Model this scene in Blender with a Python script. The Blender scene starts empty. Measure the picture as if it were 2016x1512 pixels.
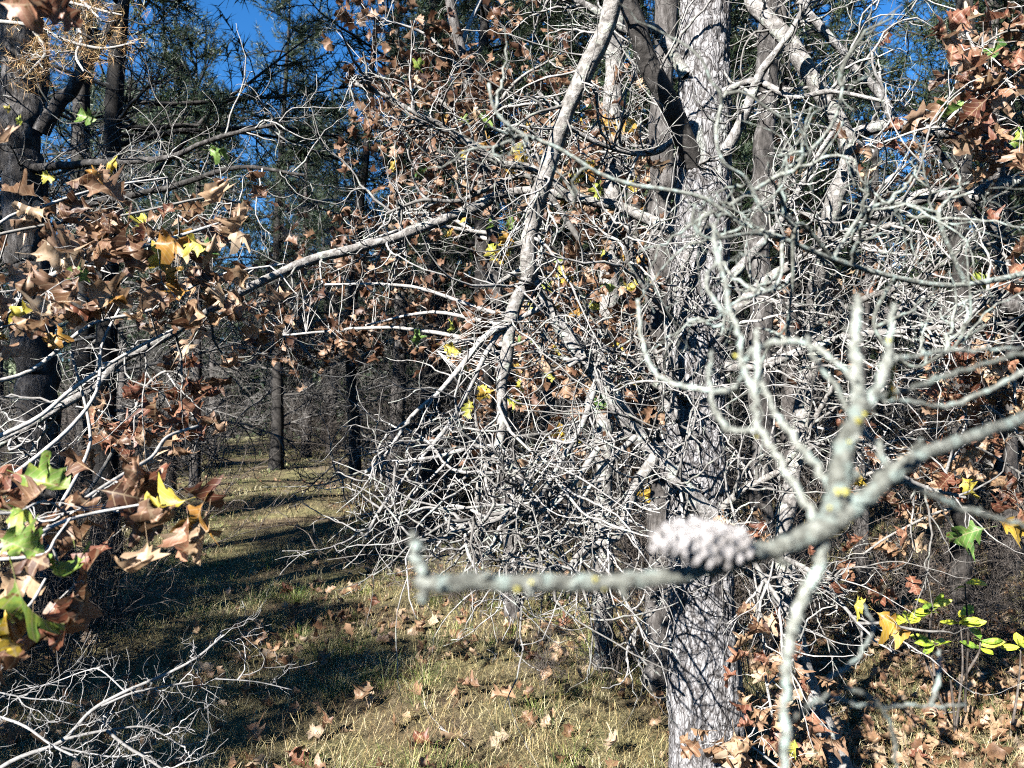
import bpy, math
import numpy as np
from mathutils import Vector, Matrix

rng = np.random.default_rng(11)
sc = bpy.context.scene
COL = sc.collection

# ------------------------------------------------------------------ camera
F = 1500.0                                   # focal length in pixels of the 2016 wide photograph
CAM = np.array((0.0, 0.0, 1.6))
PITCH = math.atan(34 / F)
cd = bpy.data.cameras.new('camera')
cd.sensor_width = 36.0
cd.lens = 36.0 * F / 2016
cd.clip_start = 0.02
cd.clip_end = 3000
cd.dof.use_dof = True
cd.dof.focus_distance = 3.0
cd.dof.aperture_fstop = 5.2
cam = bpy.data.objects.new('camera', cd)
cam.location = CAM
cam.rotation_euler = (math.pi / 2 + PITCH, 0, 0)
COL.objects.link(cam)
sc.camera = cam

# ------------------------------------------------------------------ sky and sun
SUN_EL = math.radians(33)
TRAVEL = np.array((0.60, 0.80))              # the way the light travels over the ground
w = bpy.data.worlds.new('World')
sc.world = w
w.use_nodes = True
nt = w.node_tree
sky = nt.nodes.new('ShaderNodeTexSky')
sky.sky_type = 'NISHITA'
sky.sun_disc = False
sky.sun_elevation = SUN_EL
sky.sun_rotation = math.atan2(-TRAVEL[0], -TRAVEL[1])
sky.altitude = 0
sky.air_density = 1.0
sky.dust_density = 0.0
sky.ozone_density = 8.0
hs = nt.nodes.new('ShaderNodeHueSaturation')          # the phone renders the blue of the sky deep and saturated
hs.inputs['Saturation'].default_value = 1.16
hs.inputs['Value'].default_value = 1.0
nt.links.new(sky.outputs['Color'], hs.inputs['Color'])
nt.links.new(hs.outputs['Color'], nt.nodes['Background'].inputs['Color'])
nt.nodes['Background'].inputs['Strength'].default_value = 0.05
sl = bpy.data.lights.new('sun', 'SUN')
sl.energy = 5.0
sl.angle = math.radians(0.53)
sl.color = (1.0, 0.975, 0.935)
so = bpy.data.objects.new('sun', sl)
tv = Vector((TRAVEL[0] * math.cos(SUN_EL), TRAVEL[1] * math.cos(SUN_EL), -math.sin(SUN_EL)))
so.rotation_euler = tv.to_track_quat('-Z', 'Y').to_euler()
so.location = (-30, -40, 35)
COL.objects.link(so)
sc.view_settings.view_transform = 'Standard'
sc.view_settings.look = 'None'
sc.view_settings.gamma = 1.0
sc.view_settings.use_curve_mapping = False
sc.view_settings.exposure = 2.12
sc.cycles.max_bounces = 1
sc.cycles.diffuse_bounces = 0
sc.cycles.glossy_bounces = 1
sc.cycles.transmission_bounces = 1
sc.cycles.debug_use_spatial_splits = True
sc.cycles.use_denoising = False
sc.cycles.use_adaptive_sampling = True
sc.cycles.adaptive_threshold = 0.025
sc.cycles.filter_width = 1.1
sc.cycles.sample_clamp_indirect = 4.0

# ------------------------------------------------------------------ helpers
def unit(a):
    return a / np.maximum(np.linalg.norm(a, axis=-1, keepdims=True), 1e-9)

SP, CP = math.sin(PITCH), math.cos(PITCH)
FWD = np.array((0, CP, SP)); UP = np.array((0, -SP, CP)); RIGHT = np.array((1.0, 0, 0))
def px(x, y, d):
    return CAM + d * (FWD + RIGHT * (x - 1008) / F + UP * (756 - y) / F)

_perm = np.random.default_rng(3).random((32, 32, 32))
def vnoise(p):
    p = np.asarray(p, float)
    i = np.floor(p).astype(int); f = p - i
    f = f * f * (3 - 2 * f)
    out = 0
    for dx in (0, 1):
        wx = f[..., 0] if dx else 1 - f[..., 0]
        for dy in (0, 1):
            wy = f[..., 1] if dy else 1 - f[..., 1]
            for dz in (0, 1):
                wz = f[..., 2] if dz else 1 - f[..., 2]
                out = out + wx * wy * wz * _perm[(i[..., 0] + dx) % 32, (i[..., 1] + dy) % 32, (i[..., 2] + dz) % 32]
    return out * 2 - 1

def ground_z(x, y):
    x = np.asarray(x, float); y = np.asarray(y, float)
    q = np.stack([x * 0.55, y * 0.55, np.zeros_like(x)], -1)
    q2 = np.stack([x * 2.1 + 7, y * 2.1, np.zeros_like(x) + 4.4], -1)
    r = np.hypot(x, y)
    z = 0.06 * vnoise(q) + 0.03 * vnoise(q2)
    z = z + np.clip(r - 34, 0, 200) * 0.075 * (0.6 + 0.4 * np.clip(-x / np.maximum(r, 1), -1, 1))
    return z

def mesh_np(name, V, polys, mats, smooth=True, pmat=None):
    """V (n,3); polys: list of int arrays (k,3) or (k,4)"""
    me = bpy.data.meshes.new(name)
    V = np.asarray(V, np.float32)
    me.vertices.add(len(V)); me.vertices.foreach_set('co', V.ravel())
    loops, tot = [], []
    for p in polys:
        p = np.asarray(p, np.int32)
        if len(p):
            loops.append(p.ravel()); tot.append(np.full(len(p), p.shape[1], np.int32))
    loops = np.concatenate(loops); tot = np.concatenate(tot)
    me.loops.add(len(loops)); me.loops.foreach_set('vertex_index', loops)
    me.polygons.add(len(tot))
    st = np.zeros(len(tot), np.int32); st[1:] = np.cumsum(tot)[:-1]
    me.polygons.foreach_set('loop_start', st); me.polygons.foreach_set('loop_total', tot)
    if smooth:
        me.polygons.foreach_set('use_smooth', np.ones(len(tot), bool))
    for m in (mats if isinstance(mats, (list, tuple)) else [mats]):
        me.materials.append(m)
    if pmat is not None:
        me.polygons.foreach_set('material_index', np.asarray(pmat, np.int32))
    me.update(calc_edges=True)
    return me

class Soup:
    """collects vertex / face arrays"""
    def __init__(s): s.v, s.q, s.t, s.n = [], [], [], 0
    def add(s, V, Q=None, T=None):
        if Q is not None and len(Q): s.q.append(np.asarray(Q) + s.n)
        if T is not None and len(T): s.t.append(np.asarray(T) + s.n)
        s.v.append(V); s.n += len(V)
    def mesh(s, name, mat, off=(0, 0, 0), smooth=True):
        pol = []
        if s.q: pol.append(np.concatenate(s.q))
        if s.t: pol.append(np.concatenate(s.t))
        return mesh_np(name, np.concatenate(s.v) - np.asarray(off), pol, mat, smooth)

def link(name, me, parent=None):
    o = bpy.data.objects.new(name, me)
    COL.objects.link(o)
    if parent is not None: o.parent = parent
    return o

def tag(o, label=None, cat=None, group=None, kind=None):
    if label: o['label'] = label
    if cat: o['category'] = cat
    if group: o['group'] = group
    if kind: o['kind'] = kind
    return o

class Thing:
    def __init__(s, name, label, cat, base, group=None):
        s.base = np.asarray(base, float)
        s.o = bpy.data.objects.new(name, None); COL.objects.link(s.o)
        s.o.empty_display_size = 0.1
        s.o.location = s.base
        tag(s.o, label, cat, group)
    def part(s, name, soup, mat, parent=None, kind=None, smooth=True):
        o = link(name, soup.mesh(name, mat, s.base, smooth), parent or s.o)
        if kind: o['kind'] = kind
        return o
    def inst(s, name, me, M, parent=None):
        o = link(name, me, parent or s.o)
        o.matrix_basis = Matrix.Translation(-Vector(s.base)) @ M
        return o

# ---- tubes
def tube_batch(pts, rad, n, cap=True):
    """pts (T,m,3) rad (T,m) -> V, Q"""
    T, m, _ = pts.shape
    if cap:
        tip = unit(pts[:, -1] - pts[:, -2])
        pts = np.concatenate([pts, (pts[:, -1] + tip * rad[:, -1:] * 0.7)[:, None]], 1)
        rad = np.concatenate([rad, rad[:, -1:] * 0.08], 1)
        m += 1
    tan = np.empty_like(pts)
    tan[:, 1:-1] = pts[:, 2:] - pts[:, :-2]
    tan[:, 0] = pts[:, 1] - pts[:, 0]; tan[:, -1] = pts[:, -1] - pts[:, -2]
    tan = unit(tan)
    u = np.empty_like(pts)
    r0 = np.where(np.abs(tan[:, 0, 2:3]) > 0.8, np.array((1.0, 0, 0)), np.array((0, 0, 1.0)))
    cur = unit(r0 - tan[:, 0] * np.sum(r0 * tan[:, 0], -1, keepdims=True))
    for i in range(m):
        cur = unit(cur - tan[:, i] * np.sum(cur * tan[:, i], -1, keepdims=True))
        u[:, i] = cur
    v = np.cross(tan, u)
    a = np.arange(n) * 2 * math.pi / n
    V = pts[:, :, None] + rad[:, :, None, None] * (u[:, :, None] * np.cos(a)[None, None, :, None] + v[:, :, None] * np.sin(a)[None, None, :, None])
    j = np.arange(n); j2 = (j + 1) % n
    i = np.arange(m - 1)[:, None] * n
    q = np.stack([i + j, i + j2, i + n + j2, i + n + j], -1).reshape(-1, 4)
    Q = (q[None] + (np.arange(T) * m * n)[:, None, None]).reshape(-1, 4)
    return V.reshape(-1, 3), Q

def grow(P0, D0, L, m, curl, wob, up=0.0):
    T = len(P0)
    pts = np.zeros((T, m + 1, 3)); pts[:, 0] = P0
    d = unit(D0)
    ax = unit(np.cross(d, rng.normal(size=(T, 3))))
    k = np.abs(rng.normal(size=(T, 1))) * curl + 0.25 * curl
    flip = rng.uniform(0.2, 1.3, size=(T, 1))
    upv = np.array((0, 0, 1.0)) * up
    for i in range(m):
        kk = k / m * np.where(i / m < flip, 1.0, -1.0)
        d = unit(d + np.cross(ax, d) * kk + rng.normal(size=(T, 3)) * wob / math.sqrt(m) + upv / m)
        pts[:, i + 1] = pts[:, i] + d * (np.asarray(L) / m)[:, None]
    return pts

def sprout(pts, n, lo=0.15, hi=0.95, amin=0.5, amax=1.3, per=None):
    """start points and directions of side shoots; per = parent index of each"""
    T, m, _ = pts.shape
    if per is None: per = np.repeat(np.arange(T), n)
    f = rng.uniform(lo, hi, len(per))
    i = np.clip((f * (m - 1)).astype(int), 0, m - 2)
    fr = rng.uniform(0, 1, (len(per), 1))
    P = pts[per, i] * (1 - fr) + pts[per, i + 1] * fr
    t = unit(pts[per, i + 1] - pts[per, i])
    pr = unit(np.cross(t, rng.normal(size=t.shape)))
    a = rng.uniform(amin, amax, (len(per), 1))
    return P, unit(t * np.cos(a) + pr * np.sin(a)), per, f

def catmull(P, k):
    P = np.asarray(P, float)
    Q = np.vstack([2 * P[0] - P[1], P, 2 * P[-1] - P[-2]])
    out = []
    for i in range(1, len(Q) - 2):
        p0, p1, p2, p3 = Q[i - 1], Q[i], Q[i + 1], Q[i + 2]
        for t in np.arange(k) / k:
            out.append(0.5 * ((2 * p1) + (-p0 + p2) * t + (2 * p0 - 5 * p1 + 4 * p2 - p3) * t * t + (-p0 + 3 * p1 - 3 * p2 + p3) * t ** 3))
    out.append(P[-1])
    return np.array(out)

def trace(lst, depth=None, width=None, k=5):
    """list of (x, y[, depth[, width px]]) in photograph pixels -> path and radii in metres"""
    n = len(lst)
    rows = []
    for i, e in enumerate(lst):
        f = i / max(1, n - 1)
        d = e[2] if len(e) > 2 else (depth[0] + (depth[1] - depth[0]) * f if isinstance(depth, tuple) else depth)
        wd = e[3] if len(e) > 3 else (width[0] + (width[1] - width[0]) * f if isinstance(width, tuple) else width)
        rows.append(np.append(px(e[0], e[1], d), 0.5 * wd * d / F))
    c = catmull(rows, k)
    return c[:, :3], np.maximum(c[:, 3], 0.0006)

def rough_tube(path, rad, n, amp=0.12, freq=9.0, knots=0.0):
    """one branch with lumps and knots"""
    V, Q = tube_batch(path[None], rad[None], n)
    m = len(V) // n
    C = np.repeat(np.vstack([path, path[-1:]]), n, 0)
    R = np.repeat(np.append(rad, rad[-1] * 0.08), n)[:, None]
    s = freq / max(rad.mean() * 40, 0.02)
    nz = vnoise(V * s) * 0.6 + vnoise(V * s * 2.7 + 9) * 0.4
    V = V + unit(V - C) * R * amp * nz[:, None]
    return V, Q

# ------------------------------------------------------------------ materials
def mat_new(name):
    m = bpy.data.materials.new(name); m.use_nodes = True
    n = m.node_tree.nodes; n.clear()
    out = n.new('ShaderNodeOutputMaterial')
    b = n.new('ShaderNodeBsdfPrincipled')
    b.inputs['Roughness'].default_value = 0.85
    b.inputs['Specular IOR Level'].default_value = 0.25
    m.node_tree.links.new(b.outputs[0], out.inputs['Surface'])
    return m, m.node_tree, b, out

def coords(t, scale, kind='Object'):
    tc = t.nodes.new('ShaderNodeTexCoord'); mp = t.nodes.new('ShaderNodeMapping')
    if not isinstance(scale, (tuple, list)): scale = (scale,) * 3
    mp.inputs['Scale'].default_value = scale
    t.links.new(tc.outputs[kind], mp.inputs['Vector'])
    return mp.outputs['Vector']

def noise(t, vec, scale=1.0, detail=4.0, rough=0.55, dist=0.0):
    n = t.nodes.new('ShaderNodeTexNoise')
    n.inputs['Scale'].default_value = scale; n.inputs['Detail'].default_value = detail
    n.inputs['Roughness'].default_value = rough; n.inputs['Distortion'].default_value = dist
    t.links.new(vec, n.inputs['Vector'])
    return n.outputs['Fac']

def ramp(t, fac, stops, interp='LINEAR'):
    r = t.nodes.new('ShaderNodeValToRGB'); e = r.color_ramp.elements
    r.color_ramp.interpolation = interp
    while len(e) < len(stops): e.new(0.5)
    for el, (p, c) in zip(e, stops):
        el.position = p; el.color = (*c, 1) if len(c) == 3 else c
    t.links.new(fac, r.inputs['Fac'])
    return r.outputs['Color']

def mix(t, fac, a, b, mode='MIX'):
    m = t.nodes.new('ShaderNodeMix'); m.data_type = 'RGBA'; m.blend_type = mode
    for sock, val in ((m.inputs[0], fac), (m.inputs[6], a), (m.inputs[7], b)):
        if isinstance(val, bpy.types.NodeSocket): t.links.new(val, sock)
        elif isinstance(val, (int, float)): sock.default_value = val
        else: sock.default_value = (*val, 1)
    return m.outputs[2]

def bump(t, h, b, strength, dist):
    n = t.nodes.new('ShaderNodeBump')
    n.inputs['Strength'].default_value = strength; n.inputs['Distance'].default_value = dist
    t.links.new(h, n.inputs['Height']); t.links.new(n.outputs[0], b.inputs['Normal'])

def wood(name, dark, mid, light, scale, lichen=0.0, yellow=0.0, bumpd=0.002, stretch=1.0, lich_col=(0.50, 0.56, 0.50), vary=0.45):
    m, t, b, _ = mat_new(name)
    v = coords(t, (scale, scale, scale * stretch))
    f = noise(t, v, 1.0, 6, 0.65, 0.4)
    c = ramp(t, f, [(0.30, dark), (0.5, mid), (0.72, light)])
    if lichen:
        f2 = noise(t, v, 0.45, 3, 0.6)
        k = ramp(t, f2, [(0.60 - 0.25 * lichen, (0, 0, 0)), (0.68 - 0.2 * lichen, (1, 1, 1))])
        c = mix(t, k, c, lich_col)
    if yellow:
        vo = t.nodes.new('ShaderNodeTexVoronoi'); vo.inputs['Scale'].default_value = 0.6
        t.links.new(v, vo.inputs['Vector'])
        k = ramp(t, vo.outputs['Distance'], [(0.13 * yellow, (1, 1, 1)), (0.2 * yellow, (0, 0, 0))])
        c = mix(t, k, c, (0.55, 0.47, 0.05))
    oi = t.nodes.new('ShaderNodeObjectInfo')
    hv = ramp(t, oi.outputs['Random'], [(0, (vary, vary * 0.98, vary * 0.94)), (0.5, (max(vary, 0.85),) * 3), (1, (1.15, 1.15, 1.15))])
    c = mix(t, 1.0, c, hv, 'MULTIPLY')
    t.links.new(c, b.inputs['Base Color'])
    bump(t, f, b, 0.9, bumpd)
    return m

def leafmat(name, stops, island=False, spots=(0.12, 0.06, 0.02), transl=0.35, scale=26.0, spotamt=0.62, rough=0.5, patch=0.0, veins=False, vein_col=(0.42, 0.32, 0.2)):
    m, t, b, out = mat_new(name)
    b.inputs['Roughness'].default_value = rough
    b.inputs['Specular IOR Level'].default_value = 0.45
    if island:
        g = t.nodes.new('ShaderNodeNewGeometry'); r = g.outputs['Random Per Island']
    else:
        oi = t.nodes.new('ShaderNodeObjectInfo'); r = oi.outputs['Random']
    v = coords(t, scale)
    f = noise(t, v, 1.0, 5, 0.65, 0.6)
    ad = t.nodes.new('ShaderNodeMath'); ad.operation = 'MULTIPLY_ADD'; ad.use_clamp = True
    t.links.new(f, ad.inputs[0]); ad.inputs[1].default_value = 0.9
    sb = t.nodes.new('ShaderNodeMath'); sb.operation = 'SUBTRACT'; t.links.new(r, sb.inputs[0]); sb.inputs[1].default_value = 0.45
    t.links.new(sb.outputs[0], ad.inputs[2])
    fac = ad.outputs[0]
    if patch:
        pm = t.nodes.new('ShaderNodeMath'); pm.operation = 'MULTIPLY_ADD'; pm.use_clamp = True
        t.links.new(noise(t, coords(t, 1.0), 0.9, 3, 0.6), pm.inputs[0]); pm.inputs[1].default_value = 2 * patch
        sm = t.nodes.new('ShaderNodeMath'); sm.operation = 'SUBTRACT'; t.links.new(fac, sm.inputs[0]); sm.inputs[1].default_value = patch
        t.links.new(sm.outputs[0], pm.inputs[2]); fac = pm.outputs[0]
    c = ramp(t, fac, stops)
    f2 = noise(t, v, 2.3, 3, 0.6)
    k = ramp(t, f2, [(spotamt, (0, 0, 0)), (spotamt + 0.08, (1, 1, 1))])
    c = mix(t, k, c, spots)
    if veins:
        sx = t.nodes.new('ShaderNodeSeparateXYZ'); t.links.new(coords(t, 1.0), sx.inputs[0])
        def mth(op, a, b_=None, c_=None):
            n_ = t.nodes.new('ShaderNodeMath'); n_.operation = op
            for q, w_ in enumerate((a, b_, c_)):
                if w_ is None: continue
                if isinstance(w_, (int, float)): n_.inputs[q].default_value = w_
                else: t.links.new(w_, n_.inputs[q])
            return n_.outputs[0]
        ay = mth('ABSOLUTE', sx.outputs['Y'])
        rib = mth('LESS_THAN', ay, 0.011)
        ph = mth('PINGPONG', mth('MULTIPLY_ADD', ay, -0.9, sx.outputs['X']), 0.075)
        side = mth('LESS_THAN', ph, 0.008)
        c = mix(t, mth('MULTIPLY', mth('MAXIMUM', rib, side), 0.45), c, vein_col)
    t.links.new(c, b.inputs['Base Color'])
    tr = t.nodes.new('ShaderNodeBsdfTranslucent'); t.links.new(c, tr.inputs['Color'])
    ms = t.nodes.new('ShaderNodeMixShader'); ms.inputs[0].default_value = transl
    t.links.new(b.outputs[0], ms.inputs[1]); t.links.new(tr.outputs[0], ms.inputs[2])
    t.links.new(ms.outputs[0], out.inputs['Surface'])
    bump(t, f2, b, 0.4, 0.002)
    return m

M = {}
M['twig'] = wood('dead_pine_twig', (0.10, 0.092, 0.084), (0.22, 0.208, 0.195), (0.36, 0.346, 0.328), 60, lichen=0.15, bumpd=0.002, lich_col=(0.34, 0.36, 0.31))
M['limb'] = wood('pine_limb_bark', (0.05, 0.045, 0.041), (0.19, 0.178, 0.168), (0.38, 0.366, 0.352), 42, lichen=0.15, bumpd=0.012, lich_col=(0.36, 0.38, 0.33), vary=0.9)
M['dark_shaded'] = wood('dark_shaded_bark', (0.012, 0.011, 0.01), (0.035, 0.031, 0.028), (0.09, 0.083, 0.077), 40, bumpd=0.006)  # dark wood; shade painted into the colour for one limb and some trunks
m, t, b, _ = mat_new('pine_trunk_bark')
v = coords(t, (24, 24, 8.5))
wv = t.nodes.new('ShaderNodeVectorMath'); wv.operation = 'MULTIPLY_ADD'
nn = t.nodes.new('ShaderNodeTexNoise'); nn.inputs['Scale'].default_value = 1.3; nn.inputs['Detail'].default_value = 3; t.links.new(v, nn.inputs['Vector'])
t.links.new(nn.outputs['Color'], wv.inputs[0]); wv.inputs[1].default_value = (1.1, 1.1, 1.1); t.links.new(v, wv.inputs[2])
vo = t.nodes.new('ShaderNodeTexVoronoi'); vo.feature = 'DISTANCE_TO_EDGE'; vo.inputs['Scale'].default_value = 1.0; t.links.new(wv.outputs[0], vo.inputs['Vector'])
vo2 = t.nodes.new('ShaderNodeTexVoronoi'); vo2.feature = 'DISTANCE_TO_EDGE'; vo2.inputs['Scale'].default_value = 2.9; t.links.new(wv.outputs[0], vo2.inputs['Vector'])
f = noise(t, v, 2.2, 6, 0.7)
c = ramp(t, f, [(0.28, (0.09, 0.084, 0.082)), (0.5, (0.205, 0.197, 0.197)), (0.72, (0.36, 0.352, 0.355))])
cr_ = ramp(t, vo.outputs['Distance'], [(0.0, (0.22, 0.20, 0.19)), (0.10, (1, 1, 1))])
c = mix(t, 1.0, c, cr_, 'MULTIPLY')
c = mix(t, 1.0, c, ramp(t, vo2.outputs['Distance'], [(0.0, (0.55, 0.53, 0.52)), (0.12, (1, 1, 1))]), 'MULTIPLY')
c = mix(t, ramp(t, noise(t, v, 0.16, 3, 0.6), [(0.60, (0, 0, 0)), (0.68, (0.7, 0.7, 0.7))]), c, (0.36, 0.39, 0.34))
t.links.new(c, b.inputs['Base Color'])
hh = mix(t, 0.35, mix(t, 0.4, ramp(t, vo.outputs['Distance'], [(0, (0, 0, 0)), (0.16, (1, 1, 1))]), ramp(t, vo2.outputs['Distance'], [(0, (0, 0, 0)), (0.15, (1, 1, 1))])), f)
bump(t, hh, b, 1.0, 0.012)
M['trunk'] = m
M['far_trunk'] = wood('far_trunk_bark', (0.02, 0.018, 0.016), (0.065, 0.057, 0.052), (0.15, 0.138, 0.128), 12, bumpd=0.02, stretch=0.35)
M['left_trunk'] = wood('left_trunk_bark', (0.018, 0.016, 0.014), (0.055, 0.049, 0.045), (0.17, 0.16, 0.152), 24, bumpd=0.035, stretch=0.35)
M['far_twig'] = wood('far_twig', (0.04, 0.037, 0.033), (0.115, 0.107, 0.098), (0.24, 0.228, 0.213), 20, bumpd=0.003)
M['near'] = wood('lichened_branch', (0.045, 0.045, 0.038), (0.175, 0.18, 0.155), (0.34, 0.35, 0.31), 150, lichen=0.35, bumpd=0.004, lich_col=(0.26, 0.31, 0.28))
M['brush'] = wood('bleached_brushwood', (0.16, 0.15, 0.14), (0.28, 0.27, 0.26), (0.42, 0.41, 0.395), 60, bumpd=0.001)
M['shrubtwig'] = wood('shrub_twig', (0.035, 0.028, 0.023), (0.08, 0.066, 0.056), (0.17, 0.148, 0.13), 40, bumpd=0.001)
M['oaktwig'] = wood('oak_twig', (0.20, 0.185, 0.165), (0.36, 0.34, 0.315), (0.48, 0.465, 0.44), 50, bumpd=0.001)
M['lichen'] = wood('yellow_lichen', (0.30, 0.26, 0.05), (0.42, 0.37, 0.07), (0.46, 0.44, 0.16), 300, bumpd=0.0005)
M['cone'] = wood('weathered_cone', (0.20, 0.18, 0.17), (0.38, 0.355, 0.345), (0.54, 0.52, 0.51), 260, bumpd=0.0006)
BROWN = [(0.0, (0.05, 0.022, 0.013)), (0.35, (0.105, 0.05, 0.028)), (0.7, (0.20, 0.112, 0.065)), (1.0, (0.34, 0.225, 0.15))]
TAN = [(0.0, (0.16, 0.08, 0.042)), (0.4, (0.27, 0.16, 0.09)), (0.8, (0.38, 0.26, 0.16)), (1.0, (0.44, 0.335, 0.235))]
YEL = [(0.0, (0.30, 0.14, 0.03)), (0.5, (0.42, 0.30, 0.035)), (1.0, (0.40, 0.40, 0.07))]
GRN = [(0.0, (0.05, 0.13, 0.03)), (0.45, (0.16, 0.26, 0.05)), (0.7, (0.36, 0.36, 0.05)), (1.0, (0.38, 0.19, 0.05))]
RED = [(0.0, (0.07, 0.024, 0.014)), (0.5, (0.17, 0.062, 0.036)), (1.0, (0.30, 0.15, 0.09))]
for nm, st in (('brown', BROWN), ('tan', TAN), ('yellow', YEL), ('green', GRN), ('red', RED)):
    M['leaf_' + nm] = leafmat('oak_leaf_' + nm, st, scale=3.2, veins=True)
    M['mass_' + nm] = leafmat('oak_leaf_mass_' + nm, st, island=True)
M['shrubleaf'] = leafmat('shrub_leaf', [(0, (0.13, 0.27, 0.03)), (0.5, (0.40, 0.50, 0.04)), (1, (0.58, 0.56, 0.05))], transl=0.4, spotamt=0.8, spots=(0.5, 0.35, 0.05), scale=3.0, veins=True, vein_col=(0.5, 0.5, 0.2))
M['needle'] = leafmat('pine_needle', [(0, (0.008, 0.020, 0.010)), (0.5, (0.022, 0.042, 0.018)), (1, (0.065, 0.085, 0.035))], island=True, transl=0.15, scale=3.0, spotamt=0.7, spots=(0.12, 0.09, 0.03))
M['deadneedle'] = leafmat('dead_pine_needle', [(0, (0.30, 0.14, 0.05)), (0.5, (0.46, 0.28, 0.12)), (1, (0.55, 0.42, 0.22))], island=True, transl=0.25, scale=8.0, spotamt=0.9)
M['grass'] = leafmat('meadow_grass', [(0, (0.03, 0.065, 0.012)), (0.3, (0.09, 0.14, 0.028)), (0.48, (0.30, 0.265, 0.115)), (0.7, (0.47, 0.41, 0.22)), (1, (0.60, 0.54, 0.36))], island=True, transl=0.25, scale=1.3, spotamt=0.72, spots=(0.16, 0.10, 0.045), rough=0.6, patch=0.75)
M['greengrass'] = leafmat('fresh_grass', [(0, (0.04, 0.09, 0.015)), (0.4, (0.13, 0.20, 0.035)), (0.75, (0.30, 0.33, 0.08)), (1, (0.46, 0.42, 0.17))], island=True, transl=0.3, scale=3.0, spotamt=0.85, rough=0.55)
M['straw'] = leafmat('pine_straw', [(0, (0.07, 0.05, 0.02)), (0.25, (0.17, 0.10, 0.045)), (0.5, (0.28, 0.22, 0.09)), (0.75, (0.38, 0.31, 0.14)), (1, (0.50, 0.42, 0.26))], island=True, transl=0.15, scale=0.9, spotamt=0.7, spots=(0.12, 0.13, 0.035), rough=0.6)

m, t, b, _ = mat_new('forest_soil')
v = coords(t, 1.0)
c = ramp(t, noise(t, v, 9.0, 8, 0.7), [(0.3, (0.035, 0.026, 0.017)), (0.5, (0.095, 0.068, 0.04)), (0.7, (0.20, 0.15, 0.09))])
c2 = ramp(t, noise(t, v, 30.0, 4, 0.7), [(0.35, (0.05, 0.05, 0.02)), (0.65, (0.22, 0.19, 0.085))])
c = mix(t, ramp(t, noise(t, v, 0.8, 3, 0.6), [(0.4, (0, 0, 0)), (0.6, (1, 1, 1))]), c, c2)
# the open meadow beyond the wood is pale dry grass
sep = t.nodes.new('ShaderNodeSeparateXYZ'); tcg = t.nodes.new('ShaderNodeTexCoord'); t.links.new(tcg.outputs['Object'], sep.inputs[0])
mr = t.nodes.new('ShaderNodeMapRange'); mr.inputs[1].default_value = 30; mr.inputs[2].default_value = 42
t.links.new(sep.outputs['Y'], mr.inputs[0])
c = mix(t, mr.outputs[0], c, ramp(t, noise(t, v, 0.35, 5, 0.6), [(0.35, (0.24, 0.30, 0.15)), (0.65, (0.40, 0.42, 0.24))]))
t.links.new(c, b.inputs['Base Color'])
bump(t, noise(t, v, 40.0, 6, 0.7), b, 1.0, 0.02)
b.inputs['Roughness'].default_value = 0.95
M['soil'] = m

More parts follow.
